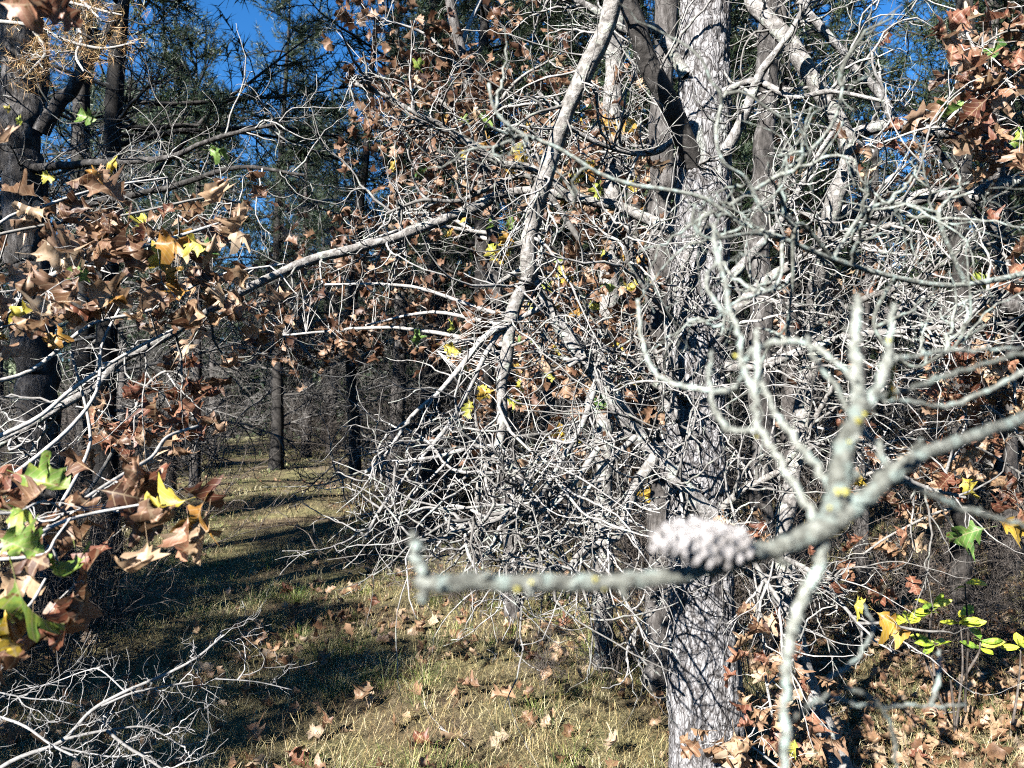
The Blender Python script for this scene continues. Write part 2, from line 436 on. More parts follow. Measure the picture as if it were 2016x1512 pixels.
# ------------------------------------------------------------------ leaves
OAK = [(0.0, 0.004), (0.09, 0.035), (0.16, 0.10), (0.20, 0.19), (0.26, 0.22), (0.30, 0.15), (0.36, 0.15), (0.42, 0.26), (0.46, 0.345), (0.52, 0.34),
       (0.56, 0.26), (0.55, 0.18), (0.62, 0.165), (0.69, 0.23), (0.75, 0.29), (0.81, 0.24), (0.81, 0.165), (0.87, 0.12), (0.93, 0.12), (1.0, 0.002)]
OAKLO = [(0.0, 0.005), (0.13, 0.07), (0.22, 0.21), (0.33, 0.14), (0.50, 0.33), (0.58, 0.18), (0.77, 0.27), (0.84, 0.15), (1.0, 0.003)]
OVAL = [(0.0, 0.004), (0.12, 0.06), (0.3, 0.13), (0.5, 0.175), (0.7, 0.17), (0.87, 0.10), (1.0, 0.003)]
def leaf_arrays(outline, seed, fold=0.5, bend=0.8, twist=0.5, wave=0.06, stalk=True):
    r = np.random.default_rng(seed)
    o = np.array(outline); n = len(o)
    xm = np.maximum.accumulate(o[:, 0])
    jl, jr = [1 + r.normal(0, 0.11, n) for _ in (0, 1)]
    o = o * np.array((1.0, r.uniform(0.95, 1.3)))
    mid = np.stack([xm, np.zeros(n), np.zeros(n)], 1)
    L = np.stack([o[:, 0] + r.normal(0, 0.012, n), o[:, 1] * jl, np.zeros(n)], 1)
    R = np.stack([o[:, 0] + r.normal(0, 0.012, n), -o[:, 1] * jr, np.zeros(n)], 1)
    hl = np.stack([(mid[:, 0] + L[:, 0]) / 2, L[:, 1] * 0.5, 0 * xm], 1)
    hr = np.stack([(mid[:, 0] + R[:, 0]) / 2, R[:, 1] * 0.5, 0 * xm], 1)
    rows = np.stack([L, hl, mid, hr, R], 0) if len(outline) > 10 else np.stack([L, mid, R], 0)
    V = rows.reshape(-1, 3); k = rows.shape[0]
    Q = []
    for a in range(k - 1):
        for i in range(n - 1):
            Q.append((a * n + i, (a + 1) * n + i, (a + 1) * n + i + 1, a * n + i + 1))
    fo = fold * r.uniform(0.5, 1.4); fo2 = fold * r.uniform(0.2, 1.4)
    y = V[:, 1]; z = np.where(y > 0, y * math.tan(fo * 0.7), -y * math.tan(fo2 * 0.7))
    z = z + wave * np.sin(V[:, 0] * r.uniform(7, 13) + r.uniform(0, 6) + np.sign(y) * r.uniform(0, 3)) * np.abs(y) / 0.4
    z = z + 1.1 * r.normal(0, 0.5) * y * y
    V = np.stack([V[:, 0], y, z], 1)
    tw = r.normal(0, twist) * V[:, 0]
    c, s = np.cos(tw), np.sin(tw)
    V = np.stack([V[:, 0], V[:, 1] * c - V[:, 2] * s, V[:, 1] * s + V[:, 2] * c], 1)
    bd = r.normal(0.15, 1.0) * bend
    if abs(bd) < 0.05: bd = 0.05
    th = V[:, 0] * bd; R0 = 1 / bd
    V = np.stack([np.sin(th) * R0 - np.sin(th) * V[:, 2], V[:, 1], (1 - np.cos(th)) * R0 + np.cos(th) * V[:, 2]], 1)
    if stalk:
        p = np.array([[[-0.28, 0.02, 0.03], [-0.12, 0.0, 0.0], [0.05, 0, 0]]])
        sv, sq = tube_batch(p, np.array([[0.010, 0.008, 0.006]]), 3, cap=False)
        Q = np.vstack([np.array(Q), sq + len(V)]); V = np.vstack([V, sv])
    return V, np.array(Q)

LEAF_HI = [leaf_arrays(OAK, 100 + i, fold=0.95, bend=1.7, twist=1.2, wave=0.14) for i in range(12)]
LEAF_LO = [leaf_arrays(OAKLO, 200 + i, fold=0.9, bend=1.7, twist=1.2, wave=0.14) for i in range(14)]
LEAF_OV = [leaf_arrays(OVAL, 300 + i, fold=0.35, bend=0.5, twist=0.2, wave=0.01) for i in range(6)]
_leafmesh = {}
def leafmesh(kind, i, matname):
    key = (kind, i, matname)
    if key not in _leafmesh:
        V, Q = {'hi': LEAF_HI, 'lo': LEAF_LO, 'ov': LEAF_OV}[kind][i]
        _leafmesh[key] = mesh_np('leaf', V, [Q], M[matname])
    return _leafmesh[key]

def frame(P, d, nrm, s):
    d = unit(np.asarray(d, float)); nrm = np.asarray(nrm, float)
    nrm = unit(nrm - d * np.dot(d, nrm)); y = np.cross(nrm, d)
    m = np.eye(4); m[:3, 0] = d * s; m[:3, 1] = y * s; m[:3, 2] = nrm * s; m[:3, 3] = P
    return Matrix(m.tolist())

def leaf_soup(soup, arrays, P, D, N, S):
    """many leaves into one soup"""
    D = unit(D); N = unit(N - D * np.sum(D * N, -1, keepdims=True)); Y = np.cross(N, D)
    pick = rng.integers(0, len(arrays), len(P))
    for k, (V, Q) in enumerate(arrays):
        s = np.nonzero(pick == k)[0]
        if not len(s): continue
        W = P[s, None] + S[s, None, None] * (V[None, :, 0:1] * D[s, None] + V[None, :, 1:2] * Y[s, None] + V[None, :, 2:3] * N[s, None])
        QQ = (Q[None] + (np.arange(len(s)) * len(V))[:, None, None]).reshape(-1, 4)
        soup.add(W.reshape(-1, 3), QQ)

# ------------------------------------------------------------------ ground
na, nr = 300, 190
ang = np.linspace(0, 2 * math.pi, na, endpoint=False)
rr = np.concatenate([[0.0], np.geomspace(0.4, 420, nr)])
A, R_ = np.meshgrid(ang, rr, indexing='ij')
X, Y = R_ * np.sin(A), R_ * np.cos(A)
V = np.stack([X, Y, ground_z(X, Y)], -1).reshape(-1, 3)
n1 = nr + 1
i = np.arange(na)[:, None] * n1; i2 = ((np.arange(na) + 1) % na)[:, None] * n1; j = np.arange(nr)[None]
Q = np.stack([i + j, i2 + j, i2 + j + 1, i + j + 1], -1).reshape(-1, 4)
g = link('ground', mesh_np('ground', V, [Q], M['soil']))
tag(g, 'uneven forest floor of soil and dry grass', 'ground', kind='structure')

def blades(B, H, Wd, lean, a=None):
    n = len(B)
    if a is None: a = rng.uniform(0, 2 * math.pi, n)
    ld = np.stack([np.cos(a), np.sin(a), 0 * a], 1)
    side = np.stack([-np.sin(a), np.cos(a), 0 * a], 1)
    side = unit(side + 0.5 * rng.normal(size=(n, 3)) * np.array((1, 1, 0)))
    up = np.array((0, 0, 1.0))
    h = H[:, None]; l = lean[:, None]; wv = side * Wd[:, None]
    p1 = B + (up * np.cos(l * 0.5) + ld * np.sin(l * 0.5)) * h * 0.5
    p2 = p1 + (up * np.cos(l * 1.4) + ld * np.sin(l * 1.4)) * h * 0.5
    V = np.stack([B - wv, B + wv, p1 - wv * 0.75, p1 + wv * 0.75, p2], 1).reshape(-1, 3)
    k = (np.arange(n) * 5)[:, None]
    return V, k + np.array([[0, 1, 3, 2]]), k + np.array([[2, 3, 4]])

gs = Soup()
def tufts(nt_, per, y0, y1, x0, x1, hmin, hmax, wd, spread):
    """grass tussocks: blades leave a common foot and arch over outwards"""
    d = y0 * (y1 / y0) ** rng.uniform(0, 1, nt_); x = rng.uniform(x0, x1, nt_) * d
    keep = vnoise(np.stack([x * 1.1, d * 1.1, 0 * x + 2.2], -1)) > rng.uniform(-0.4, 0.5, nt_)
    x, d = x[keep], d[keep]; k = len(x)
    hh = rng.uniform(hmin, hmax, k)
    tl_ = np.repeat(np.arange(k), per)
    a = rng.uniform(0, 6.283, k * per)
    rr_ = np.abs(rng.normal(0, spread, k * per)) * (1 + 0.06 * d[tl_])
    cx, cy = x[tl_] + rr_ * np.cos(a), d[tl_] + rr_ * np.sin(a)
    B = np.stack([cx, cy, ground_z(cx, cy) - 0.01], -1)
    n_ = len(B)
    far = 1 + np.clip(cy - 5, 0, 20) * 0.09
    lean = np.clip(rng.normal(1.0, 0.32, n_) + rr_ / spread * 0.12, 0.1, 1.6)
    return blades(B, hh[tl_] * rng.uniform(0.4, 1.15, n_), wd * far * rng.uniform(0.6, 1.3, n_), lean, a + rng.normal(0, 0.5, n_))
for args in ((1400, 34, 2.6, 9.0, -0.75, 0.34, 0.05, 0.16, 0.0010, 0.05), (330, 30, 2.8, 7.0, 0.34, 0.7, 0.07, 0.2, 0.0010, 0.03), (420, 46, 2.8, 8.0, -0.6, 0.33, 0.14, 0.28, 0.0010, 0.028), (3400, 22, 7.0, 30.0, -0.8, 0.6, 0.08, 0.22, 0.0026, 0.08)):
    gs.add(*tufts(*args))
g = link('grass', gs.mesh('grass', M['grass'], smooth=False))
tag(g, 'tufts of green and straw coloured grass over the forest floor', 'grass', kind='stuff')

gg = Soup()
for args in ((150, 60, 2.8, 6.5, -0.30, 0.27, 0.10, 0.26, 0.0011, 0.04), (60, 40, 6.0, 14.0, -0.45, -0.05, 0.10, 0.26, 0.0016, 0.06)):
    gg.add(*tufts(*args))
g = link('grass', gg.mesh('grass', M['greengrass'], smooth=False))
tag(g, 'fresh green grass tussocks scattered through the dry clearing', 'grass', kind='stuff')
ss = Soup()
n = 78000
d = 2.6 * (14 / 2.6) ** rng.uniform(0, 1, n); x = rng.uniform(-0.85, 0.85, n) * d
B = np.stack([x, d, ground_z(x, d) + rng.uniform(-0.005, 0.025, n)], -1)
ss.add(*blades(B, rng.uniform(0.04, 0.17, n), 0.0011 * (1 + np.clip(d - 4, 0, 20) * 0.1), rng.normal(1.3, 0.22, n)))
g = link('pine_straw', ss.mesh('pine_straw', M['straw'], smooth=False))
tag(g, 'fallen pine needles and dead grass stalks matted on the ground', 'pine straw', kind='stuff')

# leaf litter
ls = Soup()
n = 4200
d = 2.7 * (16 / 2.7) ** rng.uniform(0, 1, n); x = rng.uniform(-0.8, 0.85, n) * d
keep = (vnoise(np.stack([x * 0.8, d * 0.8, 0 * x + 8], -1)) + 0.9 * (x / d > 0.24) > 0.1) | (rng.random(n) < 0.16)
x, d = x[keep], d[keep]; n = len(x)
P = np.stack([x, d, ground_z(x, d) + rng.uniform(0.01, 0.05, n)], -1)
Dv = rng.normal(size=(n, 3)) * np.array((1, 1, 0.25)); Nv = rng.normal(size=(n, 3)) * 0.45 + np.array((0, 0, 1.0))
leaf_soup(ls, LEAF_LO, P, Dv, Nv, rng.uniform(0.06, 0.125, n))
n = 1000
d = rng.uniform(2.7, 5.6, n); x = rng.uniform(0.30, 0.80, n) * d
P = np.stack([x, d, ground_z(x, d) + rng.uniform(0.01, 0.06, n)], -1)
leaf_soup(ls, LEAF_LO, P, rng.normal(size=(n, 3)) * np.array((1, 1, 0.3)), rng.normal(size=(n, 3)) * 0.5 + np.array((0, -0.2, 1.0)), rng.uniform(0.055, 0.105, n))
g = link('leaf_litter', ls.mesh('leaf_litter', M['mass_tan']))
tag(g, 'carpet of dry tan oak leaves on the forest floor', 'leaf litter', kind='stuff')
nfl = 120
for q in range(nfl):
    d = 2.9 + 4.0 * rng.random() ** 1.3; x = rng.uniform(-0.35, 0.62) * d
    o = link('fallen_leaf', leafmesh('hi', int(rng.integers(12)), 'leaf_' + rng.choice(['tan', 'tan', 'brown', 'red'])))
    P = np.array((x, d, float(ground_z(x, d)) + rng.uniform(0.04, 0.08)))
    o.matrix_basis = frame(P, rng.normal(size=3) * np.array((1, 1, 0.3)), rng.normal(size=3) * 0.5 + np.array((0, -0.3, 1)), rng.uniform(0.08, 0.13))
    tag(o, 'curled dry oak leaf lying loose on the grass', 'fallen leaf', 'fallen oak leaves on the grass')

# fallen sticks
for q in range(26):
    d = 2.9 + 4.2 * rng.random() ** 1.2; x = rng.uniform(-0.4, 0.62) * d
    b0 = grow(np.array([[0, 0, 0.0]]), np.array([[1.0, 0, 0.0]]), np.array([rng.uniform(0.15, 0.55)]), 8, 0.6, 0.3)
    b0[..., 2] *= 0.25
    st_ = Soup(); r_ = rng.uniform(0.002, 0.005)
    st_.add(*tube_batch(b0, np.linspace(r_, r_ * 0.5, 9)[None], 6))
    P1, D1, _, _ = sprout(b0, 3, 0.3, 0.9, 0.4, 1.0)
    b1 = grow(P1, D1 * np.array((1, 1, 0.4)), rng.uniform(0.04, 0.15, 3), 4, 0.6, 0.3)
    st_.add(*tube_batch(b1, np.linspace(r_ * 0.5, r_ * 0.25, 5)[None].repeat(3, 0), 4))
    o = link('fallen_stick', st_.mesh('fallen_stick', M['brush']))
    o.location = (x, d, float(ground_z(x, d)) + 0.035); o.rotation_euler = (0, 0, rng.uniform(0, 6.28))
    tag(o, 'short broken grey stick lying on the forest floor', 'stick', 'broken sticks on the ground')

# ------------------------------------------------------------------ pine trees of the wood (copied)
def needle_tufts(C, A, size, per, wd):
    """needle brushes: C centres, A axis directions"""
    n = len(C)
    c = np.repeat(C, per, 0); a = np.repeat(unit(A), per, 0)
    d = unit(a * 0.5 + rng.normal(size=(n * per, 3)) * 0.75)
    c = c + a * rng.uniform(-0.5, 0.5, (n * per, 1)) * size
    s = unit(np.cross(d, rng.normal(size=d.shape))) * wd
    L = size * rng.uniform(0.6, 1.2, (n * per, 1))
    V = np.stack([c - s, c + s, c + d * L], 1).reshape(-1, 3)
    return V, np.arange(n * per * 3).reshape(-1, 3)

def make_pine(h, r, z_live, nb_dead, nb_live, seed, dead_len=2.0, lean=0.02, twign=26):
    """meshes in tree coordinates: trunk, dead branches, live crown"""
    zs = np.linspace(-0.15, h, 26)
    p0 = np.stack([lean * zs + 0.06 * np.sin(zs * 0.7 + seed), 0.05 * np.cos(zs * 0.55 + seed * 2), zs], 1)
    rad = r * (1 - zs / (h * 1.08)) ** 0.8 + 0.35 * r * np.exp(-np.clip(zs, 0, 9) * 5)
    so_ = Soup(); V, Q = rough_tube(p0, rad, 14, 0.22, 14); so_.add(V, Q)
    trunk = so_.mesh('trunk', M['far_trunk'])
    def at(z):
        return np.stack([np.interp(z, zs, p0[:, k]) for k in range(3)], -1), np.interp(z, zs, rad)
    deads = []
    for bi in range(nb_dead):
        z = 0.7 + (z_live + 1.2 - 0.7) * (bi + rng.random()) / nb_dead
        P, rr_ = at(np.array([z])); a = rng.uniform(0, 2 * math.pi)
        D = np.array([[math.cos(a), math.sin(a), rng.uniform(-0.25, 0.35)]])
        L = np.array([dead_len * rng.uniform(0.5, 1.15)])
        s = Soup()
        b0 = grow(P, D, L, 12, 0.9, 0.25, -0.1); r0 = np.linspace(0.45 * r * 0.35, 0.006, 13)[None]
        s.add(*tube_batch(b0, np.clip(r0, 0.005, 0.03), 5))
        P1, D1, _, f = sprout(b0, twign, 0.12, 1.0, 0.5, 1.2)
        b1 = grow(P1, D1, rng.uniform(0.25, 0.8, twign) * (1.15 - f) * L[0] * 0.7 + 0.12, 7, 1.5, 0.35, 0.1)
        s.add(*tube_batch(b1, np.linspace(0.006, 0.003, 8)[None].repeat(twign, 0), 3))
        P2, D2, _, _ = sprout(b1, 4, 0.2, 1.0, 0.5, 1.2)
        k = len(P2)
        b2 = grow(P2, D2, rng.uniform(0.08, 0.32, k), 4, 1.5, 0.35, 0.1)
        s.add(*tube_batch(b2, np.linspace(0.0032, 0.002, 5)[None].repeat(k, 0), 3))
        deads.append(s.mesh('dead_branch', M['far_twig']))
    wood_, cr = Soup(), Soup()
    z = z_live + (h - z_live) * rng.uniform(0, 1, nb_live) ** 0.9
    P, _ = at(z); a = rng.uniform(0, 2 * math.pi, nb_live)
    D = np.stack([np.cos(a), np.sin(a), rng.uniform(-0.1, 0.55, nb_live)], 1)
    L = (0.35 + 1.9 * (1 - (z - z_live) / (h - z_live)) ** 0.7) * rng.uniform(0.6, 1.1, nb_live)
    b0 = grow(P, D, L, 9, 0.7, 0.25, 0.3)
    wood_.add(*tube_batch(b0, np.linspace(0.022, 0.005, 10)[None].repeat(nb_live, 0), 4))
    P1, D1, _, _ = sprout(b0, 20, 0.15, 1.0, 0.4, 1.2)
    k = len(P1)
    b1 = grow(P1, D1, rng.uniform(0.15, 0.6, k), 4, 0.8, 0.3, 0.4)
    wood_.add(*tube_batch(b1, np.linspace(0.006, 0.003, 5)[None].repeat(k, 0), 3))
    ti = b1[:, 2:].reshape(-1, 3); ta = (b1[:, 2:] - b1[:, 1:-1]).reshape(-1, 3)
    cr.add(needle_tufts(ti, ta, 0.12, 13, 0.0048)[0], None, needle_tufts_idx(len(ti), 13))
    return trunk, deads, wood_.mesh('live_branches', M['dark_shaded']), cr.mesh('crown', M['needle'], smooth=False)

def needle_tufts_idx(n, per):
    return np.arange(n * per * 3).reshape(-1, 3)

PINES = [make_pine(9.5, 0.13, 2.7, 11, 46, 1), make_pine(11.0, 0.15, 3.3, 13, 50, 2, 2.3, -0.015), make_pine(7.5, 0.085, 2.3, 11, 36, 3, 1.6, 0.03, 22), make_pine(5.2, 0.07, 0.7, 2, 60, 4, 1.2), make_pine(12.0, 0.15, 5.3, 3, 70, 5, 1.4)]
def place_pine(kind, x, y, s, rz, label, group, shade_bark=None, ndead=99):
    trunk, deads, lw, cr = PINES[kind]
    t = Thing('pine_tree', label, 'pine tree', (x, y, float(ground_z(x, y))), group)
    t.o.rotation_euler = (0, 0, rz); t.o.scale = (s, s, s)
    if shade_bark:
        trunk = trunk.copy(); trunk.materials[0] = M[shade_bark]
    link('trunk', trunk, t.o)
    for dm in deads[:ndead]: link('dead_branch', dm, t.o)
    link('branch', lw, t.o); link('crown', cr, t.o)
    return t

def from_px(x, d):
    return (x - 1008) / F * d
special = [  # photograph x, distance, kind, scale, label
    (540, 17.5, 0, 1.15, 'dark straight pine trunk standing alone at the far end of the clearing'),
    (175, 9.6, 1, 1.05, 'pine trunk in the shade just beside the big trunk with the rising limb'),
    (245, 15.0, 2, 1.0, 'thin pale pine trunk at the edge of the sunny clearing'),
    (345, 18.0, 2, 1.1, 'slim grey pine trunk where the far grass is sunlit, under hanging brown leaves'),
    (415, 21.0, 2, 1.2, 'thin sapling pine behind the sunlit strip of far grass'),
    (205, 7.6, 2, 1.45, 'dark slender pine rising through blue sky gaps at upper left'),
    (600, 22.0, 0, 1.1, 'pine trunk close behind the dark lone trunk of the clearing'),
    (655, 24.0, 1, 1.0, 'farthest grey pine trunk beyond the clearing'),
    (845, 9.0, 1, 1.1, 'black shaded pine trunk behind the brown oak leaves'),
]
for i, (x, d, k, s, lab) in enumerate(special):
    place_pine(k, from_px(x, d), d, s, i * 1.3, lab, 'pines around the clearing', 'dark_shaded' if i in (0, 1, 5, 8) else None)  # darker bark puts the shade on these trunks into their colour
# deeper wood, nothing tells these apart
def region(x, d):
    if x < 0.3 - (d - 3.5) * 0.36: return 'pine with bare grey lower branches in the wood left of the clearing', 'pines left of the clearing'
    if 1008 + x / d * F > 1240: return 'pine with bare grey lower branches behind the large trunk and its tangle', 'pines behind the large trunk'
    return 'pine with bare grey lower branches behind the brown oak leaves', 'pines behind the oak'
backdrop = [(940, 7.6, 0, 0.85), (1085, 8.6, 1, 0.8), (1255, 7.2, 0, 0.85), (1420, 8.2, 1, 0.85), (1565, 7.4, 0, 0.8), (1350, 10.5, 1, 0.9), (330, 13.5, 0, 0.8), (392, 12.5, 2, 1.0), (780, 11.5, 1, 0.85), (1960, 7.0, 0, 0.85), (1010, 11.0, 0, 0.85), (870, 14.0, 1, 0.9)]
for i, (x, d, k, s) in enumerate(backdrop):
    place_pine(k, from_px(x, d), d, s, i * 2.1 + 0.3, *region(from_px(x, d), d))
cnt = 0
tries = 0
spots = [(from_px(a[0], a[1]), a[1]) for a in special + backdrop]
while cnt < 92 and tries < 8000:
    tries += 1
    d = 7.0 * (40 / 7.0) ** rng.random(); x = rng.uniform(-0.8, 0.8) * d
    cxl = 0.3 - (d - 3.5) * 0.36                   # the grassy clearing leads away to the left
    if abs(x - cxl) < 1.7 + 0.03 * d and d < 22: continue
    if d < 9 and x < -1.5 and x > -4.0: continue
    ppx = 1008 + x / d * F; pc, scs = 0.8 * x - 0.6 * d, 0.6 * x + 0.8 * d
    if (1620 < ppx < 1900 and d < 20) or (590 < ppx < 690 and d < 14) or (280 < ppx < 440 and d < 12) or (1640 < ppx < 1880 and d < 30): continue
    if -20 < pc < -14.5 and scs < 11: continue
    if -20 < pc < -8.5 and scs < 7.5: continue
    if any((x - a) ** 2 + (d - b_) ** 2 < (1.5 if d < 14 else 2.4) for a, b_ in spots): continue
    spots.append((x, d)); cnt += 1
    near = d < 15
    place_pine(int(rng.integers(3)), x, d, rng.uniform(0.85, 1.2), rng.uniform(0, 6.28),
               *region(x, d), ndead=99 if near else 5)
for q in range(16):
    d = rng.uniform(12, 32); x = rng.uniform(-0.7, 0.7) * d
    if abs(x - (0.3 - (d - 3.5) * 0.36)) < 2.4 and d < 23: continue
    place_pine(3, x, d, rng.uniform(0.5, 1.0), rng.uniform(0, 6.28), 'young bushy dark green pine in the shade of the wood', 'young pines of the deep wood')
# unseen pines added around the viewpoint to shade the clearing and screen the sky
for i, (x, y, k, s) in enumerate(((-10.5, -3.0, 1, 1.05), (-7.4, 0.8, 1, 1.15), (-9.2, -1.0, 0, 1.2), (-6.5, -2.65, 2, 0.8), (-17.0, 6.0, 1, 1.0),
                                 (4.2, -3.0, 0, 1.0), (6.5, -1.5, 1, 1.0), (5.4, 1.4, 0, 1.1), (7.6, 3.6, 1, 1.1), (3.6, -6.4, 1, 1.1), (0.6, -9.0, 0, 1.0), (-3.0, -12.5, 1, 1.0), (-10.0, -12.5, 0, 1.0), (-14.0, -9.0, 1, 1.1), (8.5, -5.0, 0, 1.2), (-16, -4, 1, 1.2),
                                 (-3.9, 3.7, 4, 1.0), (3.4, 2.4, 4, 1.0), (4.8, 5.2, 4, 1.05), (2.2, -1.2, 4, 1.0), (5.5, -4.5, 4, 1.0), (-1.5, -7.5, 4, 0.8))):
    place_pine(k, x, y, s, i * 0.9 + 0.4, 'unseen pine added beside the clearing for its shade', 'unseen pines added for shade')
for i, (x, y, s) in enumerate(((-3.1, 1.5, 0.48), (-3.9, 2.5, 0.5), (-4.6, 1.0, 0.55), (-2.9, 0.6, 0.3), (-4.2, -0.6, 0.5))):
    place_pine(3, x, y, s, i * 1.7, 'unseen young bushy pine added past the left edge for shade', 'unseen young pines added for shade')  # out of view, added to shade the lower left ground

# far wood beyond, reads as one mass
fw, fn = Soup(), Soup()
n = 420
a = rng.uniform(-0.72, 0.72, n); d = rng.uniform(30, 75, n)
keep = ~((a < -0.50) & (a > -0.62) & (d < 70))
a, d = a[keep], d[keep]; n = len(a)
x, y = np.sin(a) * d, np.cos(a) * d; z = ground_z(x, y)
hts = rng.uniform(6, 10.5, n)
pts = np.stack([np.stack([x, y, z - 0.2], -1), np.stack([x + rng.normal(0, .2, n), y, z + hts * 0.5], -1), np.stack([x + rng.normal(0, .3, n), y, z + hts], -1)], 1)
fw.add(*tube_batch(pts, np.array([0.15, 0.1, 0.02])[None].repeat(n, 0), 5))
k = 260
ti = np.repeat(np.stack([x, y, z], -1), k, 0)
fr = rng.uniform(0.03, 1.0, n * k) ** 1.2
rad = (1.1 - fr) * 2.3 * np.sqrt(rng.random(n * k)); an = rng.uniform(0, 6.283, n * k)
ti = ti + np.stack([rad * np.cos(an), rad * np.sin(an), fr * np.repeat(hts, k)], -1)
fn.add(needle_tufts(ti, rng.normal(size=ti.shape), 0.4, 3, 0.07)[0], None, needle_tufts_idx(len(ti), 3))
me = mesh_np('distant_woods', np.concatenate(fw.v + fn.v), [np.concatenate(fw.q), np.concatenate(fn.t) + fw.n], [M['far_trunk'], M['needle']], False,
             np.concatenate([np.zeros(len(np.concatenate(fw.q)), int), np.ones(len(np.concatenate(fn.t)), int)]))
tag(link('distant_woods', me), 'distant dark pine woods closing off the view behind the trees', 'woods', kind='stuff')

# ------------------------------------------------------------------ traced pines
def limb(T_, name, lst, depth, width, mat, k=5, n=10, amp=0.16, twigs=0, tl=(0.2, 0.5), tr=0.0035, curl=2.0, kids=3, trange=(0.1, 1.0), up=0.1, droop=0.0, twmat='twig', parent=None, single=True, toward=0.0):
    """a traced limb and its twigs; every first-order twig is a sub-part with its own shoots"""
    path, rad = trace(lst, depth, width, k)
    path = path + 0.35 * rad[:, None] * np.stack([vnoise(path * 9 + 3 * c + 1) for c in range(3)], -1)
    s = Soup(); s.add(*rough_tube(path, rad, n, amp))
    o = T_.part(name, s, M[mat], parent)
    if twigs: add_twigs(T_, o, path, twigs, tl, tr, curl, kids, trange, up, droop, twmat, single, toward)
    return path, o

def add_twigs(T_, o, path, twigs, tl, tr, curl, kids, trange, up, droop, twmat, single=True, toward=0.0):
    P, D, _, f = sprout(path[None], twigs, trange[0], trange[1], 0.6, 1.4)
    D = unit(D + np.array((0, -toward, -droop)))
    L = rng.uniform(*tl, twigs)
    b0 = grow(P, D, L, 12, curl, 0.5, up)
    b0[:, 1:-1] += rng.normal(0, 0.0022, (twigs, 11, 3))
    r0 = tr * rng.uniform(0.6, 1.4, (twigs, 1)) * np.linspace(1.45, 0.3, 13)[None] * rng.uniform(0.86, 1.2, (twigs, 13))
    V0, Q0 = tube_batch(b0, r0, 5)
    k1 = int(twigs * kids)
    per = rng.integers(0, twigs, k1)
    P1, D1, per, f1 = sprout(b0, 0, 0.15, 0.97, 0.5, 1.25, per)
    b1 = grow(P1, D1, L[per] * rng.uniform(0.15, 0.65, k1), 8, curl * 0.9, 0.5, up)
    rs = np.take_along_axis(r0[per], np.clip((f1 * 12).astype(int), 0, 12)[:, None], 1)
    r1 = rs * np.linspace(0.8, 0.36, 9)[None] * rng.uniform(0.85, 1.2, (k1, 9))
    V1, Q1 = tube_batch(b1, r1, 4)
    # short broken spurs and fine tips
    k2 = k1
    per2 = rng.integers(0, max(k1, 1), k2)
    if k1:
        P2, D2, per2, f2 = sprout(b1, 0, 0.1, 1.0, 0.5, 1.3, per2)
        b2 = grow(P2, D2, rng.uniform(0.015, 0.10, k2), 4, curl * 0.6, 0.45, up)
        V2, Q2 = tube_batch(b2, np.maximum(r1[per2, 5:6], 0.0008) * np.linspace(0.75, 0.4, 5)[None], 3)
        own2 = per[per2]
    own0 = np.repeat(np.arange(twigs), len(V0) // twigs)
    if not single:
        s = Soup(); s.add(V0, Q0); s.add(V1, Q1); s.add(V2, Q2)
        T_.part('twig_tangle', s, M[twmat], o, 'stuff'); return
    nv0, nq0 = len(V0) // twigs, len(Q0) // twigs
    nv1, nq1 = (len(V1) // k1, len(Q1) // k1) if k1 else (0, 0)
    for i in range(twigs):
        s = Soup(); s.add(V0[i * nv0:(i + 1) * nv0], Q0[:nq0])
        for c in np.nonzero(per == i)[0]:
            s.add(V1[c * nv1:(c + 1) * nv1], Q1[:nq1])
        if k1:
            nv2, nq2 = len(V2) // k2, len(Q2) // k2
            for c in np.nonzero(own2 == i)[0]:
                s.add(V2[c * nv2:(c + 1) * nv2], Q2[:nq2])
        T_.part('twig', s, M[twmat], o)

# ---- the big pine on the right
base = px(1400, 1640, 2.9); base[2] = ground_z(base[0], base[1])
big = Thing('pine_tree', 'large pine with furrowed grey trunk and a tangle of dead branches', 'pine tree', base)
TR = [(1402, 1650, 2.9, 175), (1394, 1512, 2.9, 152), (1386, 1320, 2.9, 138), (1379, 1150, 2.92, 128), (1371, 1000, 2.93, 120), (1368, 850, 2.95, 114), (1372, 700, 2.95, 112),
      (1378, 550, 2.95, 108), (1385, 400, 2.95, 104), (1388, 250, 2.95, 100), (1384, 100, 2.95, 96), (1392, -60, 2.95, 92), (1410, -600, 2.95, 76), (1400, -1300, 2.95, 54), (1410, -2100, 2.95, 28), (1415, -2700, 2.95, 8)]
path, rad = trace(TR, k=44)
kz = (path[:, 2] < 3.6) | (np.arange(len(path)) % 8 == 0)
path, rad = path[kz], rad[kz]
nS = 110
V, Q = tube_batch(path[None], rad[None], nS)
Cc = np.repeat(np.vstack([path, path[-1:]]), nS, 0)
st = np.array((1, 1, 0.42))
n1_ = vnoise(V * st * 26); n2_ = vnoise(V * st * 55 + 5); n3_ = vnoise(V * st * 9 + 2)
ridge = np.clip(np.abs(n1_) * 4.5, 0, 1) * 0.6 + np.clip(np.abs(n2_) * 4.5, 0, 1) * 0.4
V = V + unit(V - Cc) * (ridge * 0.011 - 0.008 + n3_ * 0.006 + vnoise(V * st * 120) * 0.002)[:, None]
s = Soup(); s.add(V, Q)
trunk = big.part('trunk', s, M['trunk'])
trunk_path = path
tw = dict(tl=(0.16, 0.55), tr=0.0034, curl=1.6, kids=3)
lw_ = dict(tl=(0.25, 0.75), tr=0.0034, curl=2.0, kids=2)
